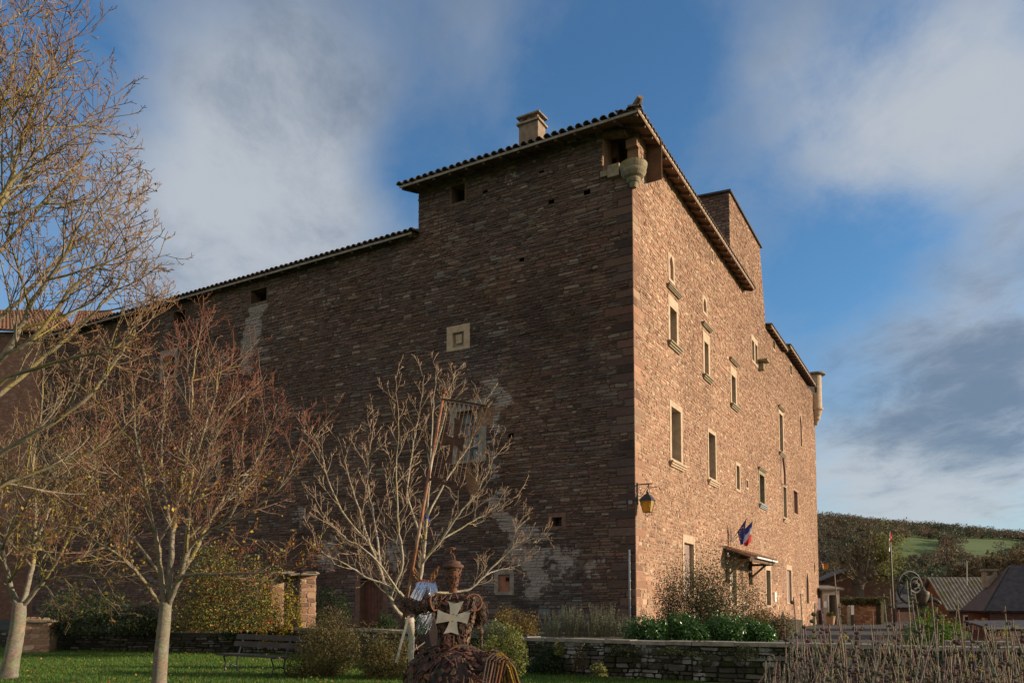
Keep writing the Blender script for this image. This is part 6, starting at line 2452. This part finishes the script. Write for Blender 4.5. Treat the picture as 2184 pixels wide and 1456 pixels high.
# pollarded tree
Y = 66.0
gb = at(1842, 1285, Y); 
gb = Vector((at(1840, 1300, Y).x, Y, .2))
T = Tree('pollarded_tree', 'knobbly pollarded tree with a fan of fine shoots above the rubble wall', gb, 31, thick=(.10, .085, .065), twigcol=(.16, .13, .08), lichen=.1, minr=.014, scale=2.0)
T.limb([gb] + px(Y, (1831, 1265), (1832, 1245), (1840, 1232)), .40, .46, kids=0)
rgk = random.Random(4)
mbk = T.w
for (kx, ky, kr) in [(1838, 1234, .5), (1850, 1228, .5), (1858, 1222, .5), (1828, 1240, .5)]:
    mbk.col = (.09, .075, .055)
    mbk.sphere(at(kx, ky, Y), kr, 9, 7, (1, 1, .85))
for i in range(46):
    f_ = i / 45
    x0, y0 = 1826 + 36 * f_, 1240 - 18 * f_
    a = -1.05 + 2.1 * f_ + rgk.uniform(-.12, .12)
    ln = rgk.uniform(70, 108) * (1 - .12 * abs(a))
    x1, y1 = x0 + math.sin(a) * ln * .72, y0 - math.cos(a) * ln
    T.limb(px(Y, (x0, y0), ((x0 + x1) / 2 + rgk.uniform(-3, 3), (y0 + y1) / 2, rgk.uniform(-1.5, 1.5)), (x1, y1, rgk.uniform(-2, 2))), .055, .012, 6, 1.1, 1, start=.3)
T.finish(1000, [(.12, .12, .045, 3), (.16, .14, .05, 2), (.09, .07, .04, 2)], .22)
rg = np.random.default_rng(63)
n = 1500
cx = np.array(at(1893, 1185, Y))
P = cx + rg.normal(0, 1, (n, 3)) * np.array((.62, .8, 1.25))
leaf_mesh('foliage', P, .2, palette([(.17, .20, .04, 3), (.22, .22, .05, 2), (.11, .13, .03, 2)], n, rg), M['leaf'], T.th, 8)

# flag pole with limp red and white flag
fb = B(1907, 1335, 40.0)
th = thing('flagpole', 'tall dark flagpole with a limp red and white flag at its top', 'flagpole', fb)
mb = MB()
mb.tube([fb, at(1898, 1140, 40.0), at(1897.5, 1133, 40.0)], [.06, .045, .035], 8)
mb.bar(at(1894, 1134, 40), at(1902, 1134, 40), .04, .04)
mb.build('pole', M['iron'], th)
mb = MB()
for i, (m_, xs_) in enumerate((('flagred', (1899, 1903)), ('flagwhite', (1896.5, 1899)))):
    mb = MB()
    pts = []
    for k in range(9):
        y = 1135 + (22 if m_ == 'flagred' else 40) * k / 8
        wv = .05 * math.sin(k * 1.3 + i)
        e = 1 - .5 * (k / 8)
        pts.append((at(xs_[0], y, 39.9 + wv), at(xs_[0] + (xs_[1] - xs_[0]) * e, y, 39.9 - wv)))
    for k in range(8):
        mb.add([pts[k][0], pts[k][1], pts[k + 1][1], pts[k + 1][0]], [[0, 1, 2, 3]])
    mb.build('cloth', M[m_], th)

# hand pump with its flywheel
Y = 24.0
pb_ = B(1968, 1372, Y)
pu = thing('water_pump', 'old cast-iron water pump with a big spoked flywheel and curved spout', 'pump', pb_)
k = Y / F
wc = at(1940, 1252, Y)
wax = Vector((.35, -.94, 0))
mb = MB()
mb.ring(wc, 34 * k, .035, wax, 40, 7)
wh = mb.build('flywheel', M['irongreen'], pu, smooth=True)
uu = wax.orthogonal().normalized(); ww = wax.cross(uu)
for i in range(4):
    a = .6 + i * math.pi / 2
    mb = MB()
    d0 = uu * math.cos(a) + ww * math.sin(a)
    d1 = uu * math.cos(a + .5) + ww * math.sin(a + .5)
    d2 = uu * math.cos(a + .75) + ww * math.sin(a + .75)
    mb.tube([wc, wc + d0 * 14 * k, wc + d1 * 25 * k, wc + d2 * 33 * k], [.03, .024, .022, .024], 6)
    mb.build('spoke', M['irongreen'], wh)
mb = MB()
c2_ = at(1951, 1247, Y - .25)
mb.ring(c2_, 16 * k, .035, wax, 26, 6)
mb.ring(c2_, 8 * k, .03, wax, 20, 6)
mb.lathe(c2_ - wax * .05, [(.09, 0), (.09, .1), (.05, .12), (.05, .2)], 12, ax=wax)
for i in range(4):
    a = i * 1.571 + .3
    mb.tube([c2_, c2_ + (uu * math.cos(a) + ww * math.sin(a)) * 16 * k], .022, 5)
mb.build('gear', M['irongreen'], pu)
mb = MB()
b0 = at(1968, 1300, Y)
mb.lathe(Vector((b0.x, b0.y, 0)), [(.20, pb_.z), (.2, pb_.z + .15), (.08, pb_.z + .2), (.07, b0.z - .1), (.10, b0.z), (.08, at(1, 1294, Y).z), (.14, at(1, 1289, Y).z), (.16, at(1, 1280, Y).z), (.20, at(1, 1268, Y).z), (.20, at(1, 1262, Y).z), (.10, at(1, 1258, Y).z), (.06, at(1, 1250, Y).z)], 16)
mb.tube([at(1964, 1262, Y), at(1957, 1255, Y - .1), at(1952, 1247, Y - .15)], .05, 8)
mb.build('pump_body', M['irongreen'], pu, smooth=True)
mb = MB()
mb.tube([at(1972, 1281, Y), at(1984, 1278, Y - .05), at(1996, 1279, Y - .1), at(2002, 1284, Y - .1), at(2004, 1289, Y - .1)], [.085, .075, .06, .055, .065], 10)
mb.build('spout', M['irongreen'], pu, smooth=True)
bush('flower_bush', 'rounded bright green bush dotted with red flowers below the water pump', 'bush', B(1990, 1374, 22.5), sz(80, 72, 22.5), 7500, .06, [(.09, .17, .02, 4), (.15, .23, .03, 3), (.05, .10, .02, 2)], 601, lumps=14, shell=.7, flowers=(60, .05, [(.60, .05, .02, 2), (.5, .12, .03, 1)]))
# stone trough edge right of the bush
th = thing('stone_trough', 'flat pale stone slabs right of the red-flowered bush', 'trough', B(2090, 1390, 18.5))
mb = MB()
for i, (x_, y_, Y_, sx_, sy_, sz_, r_) in enumerate([(2085, 1372, 18.4, 1.3, .5, .12, -.3), (2120, 1385, 17.6, 1.2, .6, .12, -.25)]):
    q = at(x_, y_, Y_)
    mb.box(q.x, q.y, q.z, sx_, sy_, sz_, r_)
    mb.box(q.x, q.y, (q.z - .06) / 2 - .05, sx_ * .9, sy_ * .9, q.z - .06 + .1, r_)
mb.build('slab', M['lauze'], th)

# village roofs on the right
house('house', 'dark stone barn with a corrugated grey roof right of the water pump', (28.5, 48.8), 5.0, 4.6, 1.2, 3.05, rad(-5), M['redwall2'], M['corrug'],
      [('w', -.9, -.2, .6, .8, 'void', 'window'), ('s', -1.2, -.1, .9, .9, 'void', 'window')], corr=.22, zb=-2, over=.18)
house('house', 'dark slate-roofed red house at the right edge with a grey chimney', (26.7, 37.0), 8.6, 5.6, 1.30, 3.30, rad(-21), M['redwall2'], M['slate'],
      [('w', .3, -.3, .55, 1.0, 'doorbrown', 'window'), ('w', -1.5, .2, .5, .6, 'void', 'window')], chim=(-3.6, .9, .62, at(2106, 1226, 38.5).z), zb=-2, over=.22, hip=1.5)
p = at(1930, 1285, 75.0)
house('house', 'small slate-roofed house glimpsed behind the flywheel', (p.x, p.y), 5.0, 4.5, at(1, 1290, 75).z, at(1, 1250, 75).z, rad(10), M['redwall2'], M['slate'], [('s', 0, .3, .6, .8, 'void', 'window')], zb=-2)
p = at(2165, 1345, 29.0)
th = thing('lean_to', 'low red stone lean-to in front of the slate-roofed house', 'shed', (p.x, p.y, -.4))
FLT = mkframe(Vector((p.x - 1.0, p.y, 0)), Vector((.96, .28, 0)), Vector((.28, -.96, 0)))
masonry('wall', th, FLT, lambda z: [(0, 3.6)], -.4, .66, [], (.10, .18), (.16, .4), .016, .03, PAL_DARK, (.10, .07, .055), M['stone_dark'], 744)
mb = MB()
fbox(mb, FLT, 0, 3.6, -.4, .6, -.8, -.02)
mb.build('core', M['redwall2'], th)
mb = MB()
q = FLT(-.15, .64, .12)
mb.para(q, FLT(3.8, .64, .12) - q, FLT(-.15, .86, -.9) - q, Vector((0, 0, .08)))
mb.build('roof', M['slate'], th)
# television aerial
q0, q1 = at(2062, 1236, 47.0), at(2062, 1196, 47.0)
th = thing('aerial', 'thin television aerial above the corrugated barn roof', 'aerial', q0 - Vector((0, 0, .3)))
mb = MB()
mb.tube([q0 - Vector((0, 0, .3)), q1], .02, 5)
mb.build('mast', M['zinc'], th)
mb = MB()
mb.tube([at(2040, 1203, 47), at(2064, 1199, 47)], .02, 5)
for i in range(6):
    a = at(2041 + i * 4, 1202.5 - i * .7, 47)
    mb.tube([a - Vector((0, .3, 0)), a + Vector((0, .3, 0))], .012, 4)
    mb.tube([a - Vector((0, 0, .12)), a + Vector((0, 0, .12))], .012, 4)
mb.build('antenna', M['zinc'], th)
# far trees behind the roofs
for i, (x_, y_, Y_, hh, sd, lab) in enumerate([(2120, 1280, 70, 76, 41, 'brown-leaved bare tree behind the slate-roofed house'), (2180, 1280, 66, 84, 42, 'brown-leaved bare tree at the right edge behind the roofs'), (2070, 1280, 76, 62, 43, 'thinner brown tree behind the corrugated barn')]):
    gb = at(x_, y_, Y_); gb.z = -1
    T = Tree('bare_tree', lab, gb, sd, 'brown trees behind the village roofs', thick=(.12, .10, .075), twigcol=(.17, .12, .07), lichen=0, minr=.02, scale=2.6)
    T.limb([gb] + px(Y_, (x_, 1275), (x_ + 1, y_ - hh * .45)), .3, .2, kids=0)
    for k in range(11):
        a = -1.1 + 2.2 * k / 10
        T.limb(px(Y_, (x_ + 1, y_ - hh * .42), (x_ + math.sin(a) * hh * .28, y_ - hh * .42 - math.cos(a) * hh * .28, (k % 3) - 1), (x_ + math.sin(a) * hh * .58, y_ - hh * .42 - math.cos(a) * hh * .55, (k % 3) * 1.5 - 1.5)), .12, .02, 8, 2.0, 1)
    T.finish(2200, [(.17, .12, .055, 3), (.12, .095, .045, 3), (.20, .15, .06, 1)], .26)

# ------------------------------------------------------------------ far left roofs behind the boughs
q = at(150, 700, 54.0)
th = thing('annexe', 'red-tiled annexe roof catching the sun behind the castle at far left', 'building', (q.x, q.y, 0))
for (x0, x1, y0, yr, Y0) in ((-60, 165, 700, 662, 58.0), (150, 275, 704, 664, 60.0)):
    a, b = at(x0, y0, Y0), at(x1, y0 + 10, Y0)
    zz0 = a.z
    r0, r1 = at(x0 + 20, yr, Y0 + 3.4), at(x1 - 40, yr, Y0 + 3.4)
    mb = MB()
    nn3 = int((b - a).length / .30)
    n_ = (b - a).cross(r0 - a).normalized()
    if n_.z < 0: n_ = -n_
    mb.prism([a, b, r1, r0], -n_ * .1)
    for i in range(nn3 + 1):
        f_ = i / nn3
        p0, p1 = a.lerp(b, f_), r0.lerp(r1, f_)
        for j in range(9):
            mb.tube([p0.lerp(p1, j / 9) + n_ * .03, p0.lerp(p1, (j + 1.1) / 9)], [.125, .10], 6)
    mb.build('roof', M['tile_red'], th)
    mb = MB()
    mb.para(Vector((a.x + .4, a.y + .5, 0)), Vector((b.x - a.x - .8, b.y - a.y, 0)), Vector((0, 3, 0)), Vector((0, 0, zz0 - .1)))
    mb.build('wall', M['redwall'], th)

# ------------------------------------------------------------------ wooded hillside
FIELDS = [[(1905, 1166), (1942, 1146), (2000, 1152), (2012, 1160), (1990, 1172), (1900, 1184), (1890, 1178)],
          [(2036, 1147), (2100, 1149), (2190, 1155), (2190, 1163), (2120, 1165), (2080, 1162)],
          [(2046, 1166), (2062, 1162), (2120, 1172), (2135, 1184), (2085, 1184)]]
rg = np.random.default_rng(91)
PT, CT, NT_ = [], [], []
def proj(p):
    v = p - EYE
    f_ = Vector((0, math.cos(TILT), math.sin(TILT))); up_ = Vector((0, -math.sin(TILT), math.cos(TILT)))
    d_ = v.dot(f_)
    return CX + F * v.x / d_, YP - F * v.dot(up_) / d_
cnt = 0
TREEC = [(.11, .092, .058), (.13, .095, .058), (.10, .088, .062), (.08, .088, .05), (.15, .10, .06), (.065, .076, .042)]
while cnt < 4200:
    y = 150 + 600 * rg.random() ** .8
    x = y * rg.uniform(.33, .72)
    z = hill_z(x, y)
    h_ = rg.uniform(3.5, 10.5) * (1 if y > 250 else .7)
    bad = False
    for hh in (0, .4, .85):
        qx, qy = proj(Vector((x, y, z + h_ * hh)))
        if any(in_poly(qx, qy, f) for f in FIELDS): bad = True
    if bad: continue
    if y < 260 and rg.random() < .45: continue
    c = np.array(TREEC[min(5, int(abs(mn.noise(Vector((x * .013, y * .013, 1)))) * 9 + rg.uniform(0, 1.6)))]) * math.exp(rg.normal(0, .18))
    n = 60
    d = rg.normal(0, 1, (n, 3)); d /= np.linalg.norm(d, axis=1, keepdims=True); d[:, 2] = np.abs(d[:, 2]) * 1.1 - .25
    P = np.array((x, y, z + h_ * .35)) + d * np.array((h_ * .5, h_ * .5, h_ * .62)) * (rg.random((n, 1)) ** .35)
    PT.append(P); CT.append(np.tile(c, (n, 1)) * np.exp(rg.normal(0, .16, (n, 1)))); NT_.append(d)
    cnt += 1
fo = leaf_mesh('forest', np.concatenate(PT), 1.15, np.concatenate(CT), M['leaf'], None, 5, outward=np.concatenate(NT_), aspect=.8)
tag(fo, 'brown autumn woods covering the far hillside between green fields', 'woods', kind='stuff')

# ------------------------------------------------------------------ dry stalks in the foreground right
rs2 = random.Random(17)
def stalk_mesh(mb, b_, H, lean, r=.006, heads=True):
    pts = [Vector(b_)]
    n = 6
    for i in range(1, n + 1):
        f_ = i / n
        pts.append(Vector(b_) + Vector((lean[0] * f_ ** 1.3 + rs2.gauss(0, .008), lean[1] * f_ ** 1.3 + rs2.gauss(0, .008), H * f_)))
    mb.col = tuple(x * rs2.uniform(.75, 1.15) for x in (.25, .20, .15))
    mb.tube(pts, [r * (1 - .5 * i / n) for i in range(n + 1)], 5)
    return pts
def heads_mesh(mb, pts, k, dens=1.0):
    for i in range(k):
        f_ = rs2.uniform(.45, 1.0) * (len(pts) - 1)
        j = min(int(f_), len(pts) - 2)
        p = pts[j].lerp(pts[j + 1], f_ - j) + Vector((rs2.uniform(-.02, .02), rs2.uniform(-.02, .02), rs2.uniform(-.01, .01)))
        mb.col = tuple(x * rs2.uniform(.6, 1.2) for x in (.125, .09, .068))
        mb.sphere(p, rs2.uniform(.010, .021), 6, 4, (1, 1, .8))
GR = 'tall dry stalks in the foreground'
tall = [(1695, 1272, 6.2), (1706, 1265, 6.4), (1733, 1285, 6.0), (1754, 1295, 6.6), (1783, 1222, 6.0), (1790, 1285, 6.8), (1820, 1330, 5.6), (1860, 1300, 6.4), (1888, 1265, 6.1), (1895, 1255, 6.6), (1935, 1237, 5.9), (1940, 1242, 6.3), (1952, 1262, 6.5), (1985, 1265, 5.8), (1998, 1290, 6.4), (2012, 1310, 6.0), (2040, 1272, 6.2), (2039, 1290, 6.8), (2100, 1350, 5.8), (2113, 1332, 6.0), (2148, 1292, 5.6), (2156, 1320, 5.9), (2160, 1330, 6.3), (1720, 1330, 5.8), (1768, 1330, 5.7), (1916, 1300, 6.9), (1966, 1320, 6.6), (2070, 1350, 6.1), (2180, 1340, 5.7), (1675, 1320, 6.4)]
ORD = ['farthest left', 'left', 'middle', 'right', 'farthest right']
for i, (x_, y_, Y_) in enumerate(tall):
    t_ = at(x_, y_, Y_)
    lean = (rs2.uniform(-.12, .05), rs2.uniform(-.1, .1))
    b_ = Vector((t_.x - lean[0], t_.y - lean[1], 0))
    th = thing('dry_stalk', 'bare upright dry brown stalk rising above the foreground thicket', 'stalk', b_, GR)
    mb = MB()
    pts = stalk_mesh(mb, b_, t_.z, lean, rs2.uniform(.008, .011))
    mb.build('stem', M['bark'], th, col=True)
    if i % 3 != 1:
        for k in range(rs2.randrange(5, 13)):
            mb = MB()
            heads_mesh(mb, pts, 1)
            mb.build('seed_head', M['bark'], th, col=True)
mb = MB(); mh = MB()
for i in range(430):
    x_ = rs2.uniform(1630, 2215)
    edge = 1 if x_ > 1690 else (x_ - 1600) / 90
    y_ = 1456 - (rs2.random() ** 1.3 * 125 * edge) - 6
    Y_ = rs2.uniform(4.8, 8.0)
    t_ = at(x_, y_, Y_)
    lean = (rs2.gauss(0, .20), rs2.gauss(0, .12))
    pts = stalk_mesh(mb, Vector((t_.x - lean[0], t_.y - lean[1], 0)), t_.z, lean, rs2.uniform(.0045, .0088))
    heads_mesh(mh, pts, rs2.choice([0, 2, 3, 6, 10]))
tag(mb.build('dry_thicket', M['bark'], col=True), 'dense thicket of dry brown stems filling the lower right corner', 'dry plants', kind='stuff')
tag(mh.build('seed_heads', M['bark'], col=True, base=Vector((3, 6, 0))), 'dark dry seed heads scattered through the foreground thicket', 'seed heads', kind='stuff')
# yellow leaves among the stalks
P = []
for (x_, y_) in [(1805, 1360), (1808, 1398), (1763, 1374), (2095, 1430), (2150, 1340), (2140, 1345), (2075, 1400), (1770, 1445)]:
    for k in range(7):
        P.append(tuple(at(x_ + rs2.gauss(0, 6), y_ + rs2.gauss(0, 5), 5.8)))
P = np.array(P)
rg = np.random.default_rng(5)
tag(leaf_mesh('yellow_leaves', P, .03, palette([(.40, .33, .04, 3), (.28, .27, .05, 1)], len(P), rg), M['leaf'], None, 3, aspect=.6), 'few yellow leaves left among the dry foreground stalks', 'leaves', kind='stuff')
